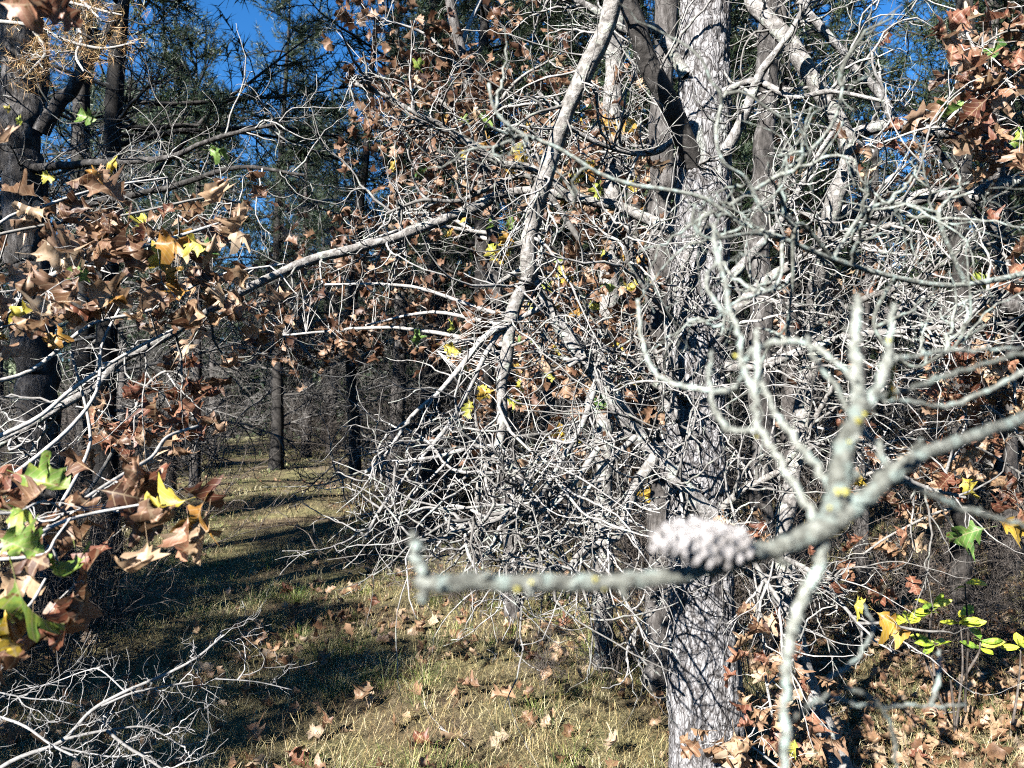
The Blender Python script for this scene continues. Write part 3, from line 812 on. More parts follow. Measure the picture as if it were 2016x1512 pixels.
limb(big, 'branch', [(1392, 400, 2.98), (1365, 320, 2.9), (1330, 232, 2.82), (1282, 140, 2.76), (1246, 45, 2.7), (1222, -60, 2.65), (1190, -260, 2.6), (1150, -500, 2.5)], None, (46, 30), 'dark_shaded', twigs=10, **tw)  # this limb's shade is put into its bark colour
limb(big, 'branch', [(1228, -60), (1208, 22), (1180, 90), (1150, 140), (1112, 240), (1080, 330), (1058, 395), (1042, 460), (1042, 545)], (2.45, 2.6), (35, 33), 'limb', amp=0.32, twigs=30, **tw)
limb(big, 'branch', [(1044, 540), (1020, 590), (1000, 670), (989, 760), (986, 850), (972, 900), (950, 930), (940, 985)], (2.6, 2.55), (30, 13), 'limb', amp=0.3, twigs=22, toward=0.3, **lw_)
limb(big, 'branch', [(1402, 1015), (1330, 938), (1255, 852), (1185, 752), (1135, 690), (1080, 605), (1050, 555)], (2.8, 2.62), (38, 26), 'limb', amp=0.3, twigs=36, toward=0.4, droop=0.4, **lw_)
limb(big, 'branch', [(1005, 640), (960, 660), (900, 730), (860, 775), (810, 820), (760, 895), (720, 930)], (2.58, 2.4), (13, 6), 'twig', twigs=16, tl=(0.1, 0.35), tr=0.0025, curl=1.6, kids=2)
limb(big, 'branch', [(1072, 600), (990, 650), (955, 700), (920, 770), (880, 840), (830, 900), (790, 945), (745, 1010), (720, 1060)], (2.62, 2.35), (12, 6), 'twig', twigs=18, tl=(0.1, 0.35), tr=0.0024, curl=1.5, kids=2)
limb(big, 'branch', [(985, 880), (935, 880), (900, 888), (860, 900), (820, 905), (780, 910)], (2.55, 2.4), (11, 6), 'twig', twigs=12, **tw)
# the dense curled tangle low in the middle
limb(big, 'branch', [(985, 885), (1010, 920), (1030, 965), (1010, 1000), (985, 1020), (930, 1040), (880, 1050)], (2.5, 2.3), (15, 7), 'twig', twigs=24, toward=0.3, tl=(0.2, 0.55), tr=0.0036, curl=2.1, kids=3)
limb(big, 'branch', [(1180, 880), (1120, 960), (1060, 1010), (1000, 1020), (940, 1030), (900, 1035)], (2.55, 2.35), (13, 7), 'twig', twigs=24, toward=0.3, tl=(0.2, 0.55), tr=0.0036, curl=2.1, kids=3)
limb(big, 'branch', [(1290, 900), (1250, 960), (1235, 1010), (1215, 1060), (1150, 1080), (1110, 1120), (1020, 1110)], (2.6, 2.35), (24, 8), 'limb', twigs=22, toward=0.3, **tw)
limb(big, 'branch', [(1170, 760), (1150, 830), (1110, 900), (1075, 960), (1040, 1010)], (2.6, 2.4), (13, 7), 'twig', twigs=20, droop=0.5, **lw_)
limb(big, 'branch', [(1250, 860), (1180, 930), (1130, 1010), (1090, 1080)], (2.65, 2.45), (12, 7), 'twig', twigs=18, droop=0.4, **lw_)
# long limb reaching over to the left
limb(big, 'branch', [(1360, 470, 3.0), (1250, 420, 3.1), (1120, 385, 3.1), (1000, 378, 3.05), (930, 412, 3.0), (860, 437, 2.95), (760, 470, 2.9), (680, 495, 2.85), (600, 517, 2.8), (500, 562, 2.7),
                    (420, 605, 2.6), (345, 655, 2.55), (290, 682, 2.5), (235, 712, 2.5), (190, 760, 2.45), (120, 800, 2.4), (40, 850, 2.4), (-40, 900, 2.4)], None, (23, 14), 'limb', amp=0.3,
     twigs=60, tl=(0.15, 0.55), tr=0.0028, curl=1.5, kids=3)
limb(big, 'branch', [(1130, 400), (1060, 335), (985, 322), (940, 295), (900, 268), (860, 243), (830, 230), (760, 190), (700, 165)], (2.9, 2.7), (18, 7), 'limb', amp=0.3, twigs=26, **tw)
limb(big, 'branch', [(1140, 470), (1050, 350), (960, 372), (900, 396), (830, 395), (760, 420)], (2.95, 2.9), (12, 6), 'twig', twigs=14, **tw)
limb(big, 'branch', [(1390, 420), (1330, 560), (1315, 700), (1330, 830), (1300, 760), (1290, 720)], (2.8, 2.75), (16, 14), 'limb', twigs=16, **tw)
limb(big, 'branch', [(1350, 650), (1310, 610), (1265, 560), (1235, 500), (1240, 440)], (2.8, 2.5), (16, 8), 'limb', twigs=22, toward=0.3, **tw)
limb(big, 'branch', [(1375, 790), (1290, 760), (1230, 700), (1180, 690), (1120, 720)], (2.85, 2.6), (15, 7), 'limb', twigs=24, toward=0.2, **tw)
limb(big, 'branch', [(1420, 660), (1445, 620), (1500, 560), (1580, 510), (1660, 480), (1760, 440)], (2.8, 2.4), (30, 12), 'limb', twigs=32, toward=0.4, **tw)
limb(big, 'branch', [(1425, 560), (1480, 500), (1540, 430), (1590, 340), (1640, 260)], (2.85, 2.5), (22, 9), 'limb', twigs=13, toward=0.1, **tw)
limb(big, 'branch', [(1430, 720), (1500, 720), (1580, 690), (1680, 660), (1800, 650), (1900, 640)], (2.85, 2.4), (24, 9), 'limb', twigs=44, toward=0.3, **tw)
limb(big, 'branch', [(1425, 300), (1470, 220), (1500, 140), (1560, 60), (1600, -20)], (2.85, 2.6), (24, 12), 'limb', twigs=12, toward=0.1, **tw)
limb(big, 'branch', [(1425, 180), (1490, 160), (1560, 190), (1640, 180), (1740, 200)], (2.85, 2.5), (16, 7), 'limb', twigs=9, toward=0.1, **tw)
limb(big, 'branch', [(1350, 150), (1290, 60), (1230, 60), (1150, 10), (1080, -10)], (2.9, 2.8), (26, 10), 'limb', twigs=22, **tw)
limb(big, 'branch', [(1345, 250), (1290, 300), (1200, 290), (1120, 250), (1060, 180)], (2.9, 2.6), (15, 7), 'limb', twigs=24, **tw)
limb(big, 'branch', [(1420, 1000), (1470, 960), (1540, 920), (1600, 830), (1640, 760)], (2.85, 2.6), (16, 8), 'limb', twigs=26, **tw)
limb(big, 'branch', [(1420, 1120), (1460, 1060), (1440, 1030), (1500, 1130), (1540, 1190)], (2.75, 2.6), (14, 8), 'twig', twigs=22, **tw)
limb(big, 'branch', [(1330, 1150), (1290, 1200), (1250, 1245), (1255, 1290), (1300, 1330)], (2.75, 2.65), (7, 5), 'twig', twigs=10, tl=(0.1, 0.3), tr=0.003, curl=2.4, kids=1)
# live crown far above the picture
wo, cr = Soup(), Soup()
zz = rng.uniform(4.6, 8.2, 46); P = np.stack([np.interp(zz, trunk_path[:, 2], trunk_path[:, k]) for k in range(3)], -1)
a = rng.uniform(0, 6.283, 46); D = np.stack([np.cos(a), np.sin(a), rng.uniform(-0.1, 0.5, 46)], 1)
b0 = grow(P, D, rng.uniform(0.7, 2.1, 46), 9, 0.7, 0.25, 0.3); wo.add(*tube_batch(b0, np.linspace(0.02, 0.005, 10)[None].repeat(46, 0), 4))
P1, D1, _, _ = sprout(b0, 10, 0.25, 1, 0.4, 1.1); k = len(P1); b1 = grow(P1, D1, rng.uniform(0.15, 0.6, k), 4, 0.8, 0.3, 0.4)
wo.add(*tube_batch(b1, np.linspace(0.006, 0.003, 5)[None].repeat(k, 0), 3))
ti = b1[:, 2:].reshape(-1, 3)
cr.add(needle_tufts(ti, (b1[:, 2:] - b1[:, 1:-1]).reshape(-1, 3), 0.08, 10, 0.002)[0], None, needle_tufts_idx(len(ti), 10))
big.part('live_branches', wo, M['dark_shaded']); big.part('crown', cr, M['needle'], smooth=False)

# ---- crooked second stem
base = px(1665, 1560, 3.05); base[2] = ground_z(base[0], base[1])
crk = Thing('pine_tree', 'crooked slim pale pine stem leaning just beside the large trunk', 'pine tree', base)
limb(crk, 'trunk', [(1672, 1600, 3.0, 46), (1655, 1512, 3.0, 42), (1605, 1385, 3.02, 38), (1565, 1245, 3.05, 34), (1544, 1120, 3.08, 32), (1547, 1000, 3.1, 31), (1572, 880, 3.12, 31), (1590, 760, 3.12, 31), (1603, 620, 3.1, 31),
                   (1625, 490, 2.9, 34), (1645, 400, 2.84, 36), (1676, 322, 2.8, 36), (1664, 272, 2.8, 35), (1622, 200, 2.8, 34), (1570, 112, 2.8, 33), (1510, 30, 2.82, 32), (1470, -40, 2.95, 30), (1440, -300, 3.0, 24), (1430, -700, 3.0, 12)],
     None, None, 'limb', n=20, amp=0.22, twigs=26, tl=(0.15, 0.5), tr=0.0034, curl=1.6, kids=3)
limb(crk, 'branch', [(1640, 418), (1700, 416), (1744, 414), (1794, 396), (1844, 382), (1907, 390), (1944, 374), (2016, 354), (2100, 330)], (2.98, 2.75), (34, 28), 'limb', twigs=13, **tw)
limb(crk, 'branch', [(1655, 280), (1700, 260), (1762, 246), (1811, 256), (1861, 264), (1944, 274), (2016, 308), (2100, 330)], (2.9, 2.7), (26, 20), 'limb', twigs=12, **tw)
limb(crk, 'branch', [(1762, 246), (1741, 202), (1711, 162), (1681, 131), (1657, 98), (1627, 64), (1584, 16), (1540, -50)], (2.8, 2.7), (18, 16), 'limb', twigs=10, **tw)
limb(crk, 'branch', [(1820, 260), (1844, 293), (1884, 360), (1911, 402), (1944, 445), (2000, 520)], (2.85, 2.7), (12, 7), 'dark_shaded', twigs=10, **tw)
limb(crk, 'branch', [(1565, 900), (1640, 860), (1720, 880), (1800, 950), (1900, 980)], (3.05, 2.8), (12, 7), 'twig', twigs=20, **tw)
limb(crk, 'branch', [(1545, 1100), (1600, 1130), (1650, 1180), (1700, 1240)], (3.0, 2.8), (12, 6), 'twig', twigs=16, **tw)
limb(crk, 'branch', [(1600, 640), (1700, 590), (1790, 560), (1890, 500), (2000, 470)], (3.0, 2.6), (15, 8), 'twig', twigs=28, toward=0.2, **tw)
limb(crk, 'branch', [(1560, 1240), (1500, 1150), (1450, 1110), (1400, 1090)], (3.0, 2.8), (14, 7), 'twig', twigs=12, **tw)

# ---- two pale trunks close behind
def mid_trunk(label, lst, d, mat, twn):
    b_ = px(lst[0][0], lst[0][1], d); b_[2] = ground_z(b_[0], b_[1])
    T_ = Thing('pine_tree', label, 'pine tree', b_)
    limb(T_, 'trunk', lst, d, None, mat, k=14, n=26, amp=0.28, twigs=twn, tl=(0.3, 0.8), tr=0.0042, curl=1.6, kids=3, trange=(0.2, 0.95))
    return T_
t1 = mid_trunk('pale grey pine trunk behind the drooping dead limb', [(1185, 1320, 4.5, 42), (1188, 1000, 4.5, 36), (1192, 700, 4.5, 36), (1197, 560, 4.5, 36), (1203, 430, 4.5, 36), (1208, 320, 4.5, 36), (1206, 180, 4.5, 36), (1214, -20, 4.5, 38), (1220, -600, 4.5, 26), (1225, -1100, 4.5, 10)], 4.5, 'limb', 26)
t2 = mid_trunk('pale pine trunk half hidden by the left edge of the large trunk', [(1300, 1360, 4.1, 60), (1302, 1000, 4.1, 54), (1298, 760, 4.1, 52), (1300, 480, 4.1, 50), (1305, 250, 4.1, 46), (1310, -20, 4.1, 42), (1300, -700, 4.1, 24), (1300, -1200, 4.1, 8)], 4.1, 'left_trunk', 22)
t3 = mid_trunk('shaded pine trunk seen between the large trunk and the crooked stem', [(1500, 1290, 4.8, 50), (1498, 900, 4.8, 44), (1500, 500, 4.8, 42), (1510, 100, 4.8, 38), (1515, -300, 4.8, 30), (1520, -1000, 4.8, 8)], 4.8, 'left_trunk', 22)
t4 = mid_trunk('thin pine trunk behind the right hand brown leaves', [(1890, 1270, 5.0, 42), (1895, 900, 5.0, 38), (1890, 500, 5.0, 36), (1900, 100, 5.0, 32), (1905, -600, 5.0, 14)], 5.0, 'left_trunk', 22)

# ---- the left trunk
base = px(100, 1240, 5.4); base[2] = ground_z(base[0], base[1])
lp = Thing('pine_tree', 'dark rough barked pine trunk with a limb rising to the right', 'pine tree', base)
lt, _ = limb(lp, 'trunk', [(104, 1260, 5.4, 104), (98, 1180, 5.4, 84), (92, 1000, 5.4, 80), (76, 820, 5.4, 80), (62, 640, 5.4, 82), (52, 480, 5.4, 82), (44, 330, 5.4, 82), (44, 200, 5.4, 78), (40, 60, 5.4, 74), (30, -100, 5.4, 68), (20, -800, 5.4, 40), (20, -1300, 5.4, 10)],
     None, None, 'left_trunk', k=14, n=32, amp=0.22, twigs=50, tl=(0.4, 1.3), tr=0.0045, curl=1.4, kids=4, trange=(0.12, 0.8))
limb(lp, 'branch', [(78, 262), (110, 215), (138, 180), (172, 122), (215, 60), (260, -30)], 5.3, (30, 16), 'left_trunk', twigs=10, tl=(0.3, 0.8), tr=0.004, curl=1.4, kids=3)
for lst in ([(60, 420), (180, 400), (330, 370), (470, 330), (600, 345)], [(60, 330), (200, 320), (330, 310), (430, 270), (560, 240)], [(60, 560), (180, 520), (300, 470), (430, 440)]):
    limb(lp, 'branch', lst, (5.3, 4.6), (17, 6), 'left_trunk', twigs=22, tl=(0.3, 0.8), tr=0.0035, curl=1.5, kids=3)

# ---- dead, tan needled bough at upper left
bs = px(-40, 60, 3.0)
dn = Thing('pine_bough', 'pine bough with tan dead needles hanging at the upper left corner', 'pine bough', bs)
nd = Soup()
for lst in ([(-60, 40), (60, 50), (130, 80), (200, 95), (265, 85)], [(60, 50), (90, 100), (70, 130), (45, 155)], [(130, 20), (160, 70), (150, 110), (165, 140)], [(-60, -40), (60, -10), (160, 10), (240, 30)], [(100, -60), (150, -10), (200, 40)]):
    p_, _o = limb(dn, 'branch', lst, (3.0, 2.9), (9, 4), 'oaktwig', twigs=8, tl=(0.06, 0.16), tr=0.002, curl=0.8, kids=1)
    for q in p_[3:]:
        if rng.random() < 0.75:
            c_ = q + rng.normal(0, 0.035, (5, 3))
            nd.add(needle_tufts(c_, rng.normal(size=(5, 3)), 0.045, 12, 0.0009)[0], None, needle_tufts_idx(5, 12))
dn.part('needles', nd, M['deadneedle'], smooth=False)

# ------------------------------------------------------------------ oaks
def oak(label, base, branches, clusters, hero=(), mats=('brown',), pr=(1.0,), kind='hi', cap=290, size=(0.09, 0.14), twr=0.0022, group=None, mass_mat='mass_brown', name='oak_sapling', cat='oak', hang=0.5, bunch=0.05, hscale=1.0, thin=0.8):
    """branches: traced paths; clusters: (x, y, depth, sx, sy, sd, count)"""
    T_ = Thing(name, label, cat, base, group)
    allp, objs = [], []
    for bi, (lst, dep, wd) in enumerate(branches):
        stem_ = bi == 0 and name == 'oak_tree'
        p_, o_ = limb(T_, 'trunk' if stem_ else 'branch', lst, dep, wd, 'left_trunk' if stem_ else 'oaktwig', n=14 if stem_ else 7, amp=0.2 if stem_ else 0.1)
        allp.append(p_); objs.append(o_)
    AP = np.concatenate(allp)
    P, S, tips, tip_of = [], [], [], []
    for (x, y, d, sx, sy, sd, c) in clusters:
        c = max(3, int(c * thin))
        gx = rng.normal(x, sx, c); gy = rng.normal(y, sy, c); gd = rng.normal(d, sd, c)
        q = 0
        while q < c:                                   # leaves sit in bunches round a twig tip
            tip = px(gx[q], gy[q], max(gd[q], d * 0.6)); tips.append(tip)
            for _ in range(int(rng.integers(3, 8))):
                if q >= c: break
                P.append(tip + rng.normal(0, bunch, 3)); tip_of.append(len(tips) - 1); q += 1
    P = np.array(P) if P else np.zeros((0, 3)); tips = np.array(tips) if tips else np.zeros((0, 3))
    n_ = len(P)
    S = rng.uniform(*size, n_)
    out = np.zeros((n_, 3))
    pet = []
    for q in range(len(tips)):
        k_ = np.argmin(np.sum((AP - tips[q]) ** 2, 1) + rng.random(len(AP)) * 0.02)
        A_, B_ = AP[k_], tips[q]
        L_ = np.linalg.norm(B_ - A_)
        pet.append(np.stack([A_, A_ * 0.6 + B_ * 0.4 + rng.normal(0, 0.07, 3) * L_, A_ * 0.25 + B_ * 0.75 + rng.normal(0, 0.05, 3) * L_, B_]))
    for q in range(n_): out[q] = P[q] - tips[tip_of[q]]
    pet2 = [np.stack([tips[tip_of[q]], tips[tip_of[q]] * 0.5 + P[q] * 0.5 + np.array((0, 0, 0.006)), P[q] * 0.8 + tips[tip_of[q]] * 0.2, P[q]]) for q in range(n_)]
    D = unit(unit(out) * 0.6 + rng.normal(size=(n_, 3)) * 0.6 + np.array((0, 0, -hang)))
    N = unit(rng.normal(size=(n_, 3)) * 0.75 + np.array((-0.25, -0.55, 0.5)))
    if pet:
        s = Soup(); s.add(*tube_batch(np.array(pet), np.linspace(1.2, 0.7, 4)[None].repeat(len(pet), 0) * twr, 4)); s.add(*tube_batch(np.array(pet2), np.linspace(0.5, 0.35, 4)[None].repeat(len(pet2), 0) * twr, 3))
        T_.part('twig_spray', s, M['oaktwig'], None, 'stuff')
    order = np.argsort(-S / np.maximum(P[:, 1], 0.3)) if n_ else []
    pick = rng.choice(mats, size=n_, p=pr)
    nk = 12 if kind == 'hi' else 14
    for q in order[:cap]:
        T_.inst('leaf', leafmesh(kind, int(rng.integers(nk)), 'leaf_' + pick[q]), frame(P[q], D[q], N[q], S[q]))
    rest = np.array(order[cap:], int)
    if len(rest):
        s = Soup(); leaf_soup(s, LEAF_LO, P[rest], D[rest], N[rest], S[rest])
        T_.part('foliage', s, M[mass_mat], None, 'stuff')
    for (x, y, d, ln, a, mt, v_) in hero:
        ln = ln * hscale
        a = math.radians(a)
        Dd = np.array((math.cos(a), rng.normal(0, 0.25), -math.sin(a)))
        T_.inst('leaf', leafmesh('hi', v_ % 12, 'leaf_' + mt), frame(px(x, y, d), Dd, np.array((-0.35, -1.0, 0.3)) + rng.normal(0, 0.15, 3), ln * d / F))
    return T_

def gb(x, y):
    return (x, y, float(ground_z(x, y)))
# near oak on the left: hero leaves are (x, y, depth, length px, angle down from the right, colour)
oak('scrub oak with brown curled leaves spreading in front of the dark trunk', gb(-1.9, 1.7),
    [([(-300, 1300), (-150, 1000), (-60, 750), (30, 600), (150, 520), (300, 480), (430, 440)], (1.7, 2.3), (26, 6)),
     ([(-60, 760), (60, 730), (180, 640), (300, 610), (420, 545), (560, 520)], (1.9, 2.4), (10, 4)),
     ([(-80, 560), (0, 440), (90, 405), (200, 370), (330, 350)], (1.9, 2.3), (8, 4)),
     ([(-80, 480), (80, 445), (240, 425), (400, 390), (470, 400)], (2.0, 2.4), (7, 4)),
     ([(-100, 900), (60, 830), (150, 760), (260, 690), (340, 650)], (1.9, 2.2), (11, 5)),
     ([(-100, 1020), (30, 930), (130, 850), (190, 770), (200, 680), (240, 600)], (1.8, 2.2), (10, 5)),
     ([(-80, 1120), (60, 1080), (110, 1010), (170, 900), (175, 830), (140, 690)], (1.8, 2.1), (10, 5))],
    [(60, 555, 2.0, 75, 50, 0.15, 38), (200, 535, 2.1, 100, 50, 0.18, 48), (330, 460, 2.2, 85, 50, 0.18, 30), (440, 430, 2.3, 40, 45, 0.12, 10), (230, 390, 2.2, 90, 28, 0.15, 16),
     (280, 600, 2.2, 80, 28, 0.15, 20), (430, 550, 2.4, 60, 40, 0.2, 16), (20, 625, 2.0, 30, 35, 0.1, 12), (130, 465, 2.1, 90, 40, 0.15, 22), (500, 590, 2.5, 60, 40, 0.2, 14)],
    hero=[(165, 365, 1.9, 90, 15, 'brown', 3), (185, 352, 1.9, 60, -10, 'yellow', 1), (430, 385, 2.0, 90, 60, 'tan', 2), (450, 450, 2.0, 60, 20, 'tan', 5), (165, 560, 1.8, 95, 30, 'tan', 7),
          (120, 590, 1.8, 70, 45, 'tan', 8), (60, 500, 1.8, 100, 0, 'tan', 9), (360, 470, 1.9, 60, 20, 'yellow', 4), (400, 470, 1.95, 60, 40, 'green', 6), (130, 545, 1.8, 50, 10, 'green', 3),
          (300, 480, 1.9, 80, 5, 'yellow', 5), (430, 560, 2.1, 70, 50, 'tan', 10), (450, 530, 2.1, 60, 10, 'tan', 11), (10, 260, 1.5, 80, 60, 'brown', 2), (0, 5, 1.3, 120, 10, 'red', 6), (70, 0, 1.3, 90, 20, 'red', 9),
          (20, 215, 1.8, 24, 20, 'green', 1), (40, 240, 1.8, 26, 10, 'green', 2), (80, 345, 1.8, 34, 10, 'green', 4), (150, 225, 1.9, 45, 15, 'green', 8), (410, 295, 2.0, 40, 0, 'green', 5)],
    mats=['brown', 'tan', 'red', 'yellow'], pr=[0.58, 0.28, 0.06, 0.08], size=(0.05, 0.115))
# lower left spray of large leaves
oak('oak spray with green, yellow and brown leaves low at the left edge', gb(-1.55, 1.0),
    [([(-330, 1400), (-200, 1180), (-60, 1100), (60, 1060), (120, 1030), (190, 1010), (300, 990)], (1.15, 1.45), (16, 5)),
     ([(-60, 1105), (30, 1100), (90, 1090), (110, 1060), (140, 1020)], (1.25, 1.35), (8, 4)),
     ([(-60, 1010), (30, 1010), (75, 990), (100, 990), (130, 1010)], (1.25, 1.4), (6, 4)),
     ([(100, 1030), (180, 975), (250, 930), (300, 900), (330, 860), (390, 840)], (1.5, 1.9), (10, 6)),
     ([(-60, 1260), (20, 1220), (60, 1190), (90, 1140)], (1.2, 1.3), (9, 5))],
    [(70, 1060, 1.4, 45, 30, 0.06, 16), (150, 1000, 1.5, 40, 25, 0.06, 10), (300, 990, 1.5, 40, 18, 0.06, 7), (20, 1100, 1.35, 25, 25, 0.06, 8), (130, 1120, 1.4, 25, 30, 0.05, 6)],
    hero=[(400, 990, 1.4, 75, 120, 'yellow', 3), (365, 985, 1.4, 70, 160, 'yellow', 5), (410, 1010, 1.42, 85, 100, 'tan', 8), (345, 1000, 1.42, 90, 80, 'brown', 1), (370, 1020, 1.4, 70, 75, 'red', 4), (290, 1065, 1.38, 110, 80, 'tan', 2),
          (320, 940, 1.5, 60, 130, 'tan', 7), (150, 1090, 1.35, 85, 70, 'green', 0), (170, 1120, 1.36, 90, 75, 'brown', 6), (30, 1140, 1.2, 130, 80, 'green', 9), (0, 1060, 1.2, 70, 20, 'green', 3),
          (20, 1005, 1.25, 60, 0, 'green', 5), (65, 1205, 1.25, 70, 85, 'tan', 10), (10, 1200, 1.22, 80, 60, 'yellow', 11), (60, 1110, 1.35, 60, 190, 'tan', 4), (40, 935, 1.4, 80, 15, 'green', 7), (200, 965, 1.45, 110, 10, 'brown', 9), (260, 960, 1.45, 80, -10, 'brown', 2)],
    mats=['brown', 'tan', 'red'], pr=[0.5, 0.3, 0.2], size=(0.07, 0.11), hscale=1.25)
oak('hanging oak twig of dark red brown leaves over the far clearing', gb(-2.6, 3.2),
    [([(60, 1130), (180, 960), (250, 840), (290, 760), (340, 730), (390, 780)], (3.2, 3.1), (9, 4)), ([(250, 840), (200, 810), (150, 800)], 3.15, (5, 3)), ([(330, 735), (370, 800), (400, 850)], 3.1, (4, 3))],
    [(350, 770, 3.1, 32, 45, 0.1, 46), (200, 815, 3.1, 45, 18, 0.1, 20), (260, 770, 3.1, 35, 25, 0.1, 10), (380, 830, 3.1, 20, 18, 0.08, 10)], mats=['red', 'brown', 'tan'], pr=[0.6, 0.25, 0.15], size=(0.075, 0.12))
# middle oak
mid_br = [([(1010, 1240, 5.6), (1000, 900, 5.5), (980, 600, 5.4), (960, 380, 5.3), (930, 200, 5.3), (890, 20, 5.3), (860, -200, 5.3), (850, -500, 5.3)], None, (34, 14))]
for (x0, y0, x1, y1) in ((970, 480, 780, 420), (960, 380, 800, 250), (940, 260, 740, 150), (920, 150, 760, 40), (975, 560, 1180, 500), (965, 400, 1120, 270), (985, 640, 720, 640), (990, 700, 860, 690), (990, 720, 1230, 690), (995, 820, 850, 850), (945, 260, 1080, 120), (980, 620, 640, 560), (905, 90, 1000, -60), (960, 460, 700, 480), (990, 680, 560, 660), (880, -20, 760, -120), (960, 330, 1260, 330)):
    mid_br.append(([(x0, y0), ((x0 + x1) / 2, (y0 + y1) / 2 - 25), (x1, y1)], (5.35, 5.35 + rng.uniform(-0.8, 0.6)), (10, 4)))
oak('oak with masses of brown and yellow leaves behind the dead limbs', gb(*px(1010, 1240, 5.6)[:2]), mid_br,
    [(800, 80, 5.4, 75, 70, 0.3, 190), (860, 190, 5.2, 90, 60, 0.35, 170), (760, 250, 5.3, 50, 50, 0.3, 70), (860, 300, 5.2, 80, 50, 0.3, 170), (960, 290, 5.0, 70, 60, 0.3, 150), (930, 420, 5.1, 80, 50, 0.3, 120), (740, 450, 5.5, 80, 60, 0.3, 90), (800, 560, 5.5, 80, 70, 0.3, 110),
     (1150, 330, 4.3, 80, 90, 0.4, 200), (1120, 520, 4.3, 80, 80, 0.4, 170), (1150, 650, 4.3, 90, 60, 0.4, 200), (1180, 780, 4.0, 90, 60, 0.3, 110), (930, 660, 5.2, 60, 45, 0.3, 110), (700, 660, 5.6, 70, 22, 0.3, 90), (1050, 770, 5.0, 70, 60, 0.3, 80), (1240, 640, 4.9, 50, 60, 0.3, 60), (930, 830, 5.2, 60, 40, 0.3, 40), (640, 600, 5.9, 60, 50, 0.3, 80),
     (1100, 120, 5.2, 80, 80, 0.3, 90), (850, -120, 5.4, 120, 60, 0.4, 120), (1000, 180, 5.1, 50, 40, 0.3, 60), (1230, 230, 4.9, 50, 70, 0.3, 60), (560, 640, 6.2, 40, 50, 0.3, 50)],
    hero=[(970, 440, 4.6, 34, 70, 'green', 1), (1000, 425, 4.6, 30, 60, 'green', 4), (900, 235, 4.6, 26, 30, 'green', 7), (775, 335, 4.7, 34, 10, 'green', 2), (965, 505, 4.6, 40, 10, 'yellow', 6), (1090, 515, 4.5, 36, 5, 'green', 8), (1110, 560, 4.5, 36, 30, 'yellow', 10),
          (1090, 680, 4.4, 26, 60, 'yellow', 3), (1100, 830, 3.2, 44, 60, 'yellow', 5), (1010, 715, 4.4, 32, 40, 'green', 9), (1020, 745, 4.4, 30, 70, 'yellow', 11), (950, 285, 4.6, 36, 20, 'yellow', 0), (905, 310, 4.6, 44, 0, 'yellow', 2), (1060, 290, 4.6, 36, 30, 'yellow', 6), (1275, 950, 3.0, 40, 80, 'yellow', 5),
          (985, 470, 4.6, 40, 60, 'yellow', 3), (1165, 320, 4.6, 50, 70, 'yellow', 1), (1160, 330, 4.6, 30, 40, 'green', 6), (1155, 600, 4.4, 32, 20, 'green', 10), (1130, 860, 3.3, 30, 50, 'yellow', 9),
          (880, 455, 3.2, 30, 40, 'green', 2), (940, 230, 3.4, 34, 10, 'green', 5), (1010, 300, 3.2, 36, 30, 'yellow', 8), (1040, 245, 3.3, 34, 60, 'yellow', 1), (985, 330, 3.2, 38, 20, 'yellow', 7), (870, 680, 3.4, 42, 15, 'yellow', 4), (915, 705, 3.4, 34, 70, 'yellow', 6), (890, 650, 3.4, 30, -10, 'green', 0),
          (1065, 560, 2.9, 30, 30, 'green', 3), (1100, 545, 2.9, 32, 10, 'yellow', 9), (1020, 660, 2.9, 26, 60, 'green', 11), (1040, 600, 2.9, 28, 20, 'yellow', 10), (1150, 650, 2.9, 26, 40, 'green', 2), (1160, 325, 3.0, 46, 65, 'yellow', 6), (1180, 350, 3.0, 44, 80, 'green', 4), (1205, 675, 2.9, 26, 10, 'yellow', 5), (960, 480, 3.0, 40, 50, 'green', 8), (1000, 450, 3.0, 38, 110, 'yellow', 3), (975, 515, 3.0, 44, 5, 'yellow', 1)],
    mats=['brown', 'tan', 'yellow', 'green'], pr=[0.56, 0.28, 0.10, 0.06], kind='hi', cap=290, size=(0.06, 0.125), name='oak_tree', mass_mat='mass_brown', hang=0.3)
# shaded leaves of an oak further back
fo_br = [([(700, 930, 8.5), (690, 700, 8.4), (700, 500, 8.3), (720, 300, 8.3), (740, 50, 8.3)], None, (26, 10))]
for (x0, y0, x1, y1) in ((695, 680, 560, 640), (690, 720, 820, 660), (700, 560, 540, 520), (700, 520, 860, 480), (710, 400, 560, 420)):
    fo_br.append(([(x0, y0), ((x0 + x1) / 2, (y0 + y1) / 2 - 15), (x1, y1)], 8.3, (7, 3)))
oak('oak with small sunlit tan leaves standing in the shade beyond', gb(*px(700, 930, 8.5)[:2]), fo_br,
    [(560, 690, 8.4, 60, 18, 0.3, 110), (600, 650, 8.4, 50, 20, 0.3, 80), (640, 560, 8.3, 80, 50, 0.4, 120), (760, 600, 8.2, 70, 60, 0.4, 110), (720, 480, 8.2, 90, 60, 0.4, 110), (690, 700, 8.4, 70, 15, 0.3, 80), (530, 580, 8.4, 40, 40, 0.3, 60)],
    mats=['tan', 'brown'], pr=[0.5, 0.5], kind='lo', cap=200, size=(0.08, 0.13), name='oak_tree', hang=0.2)
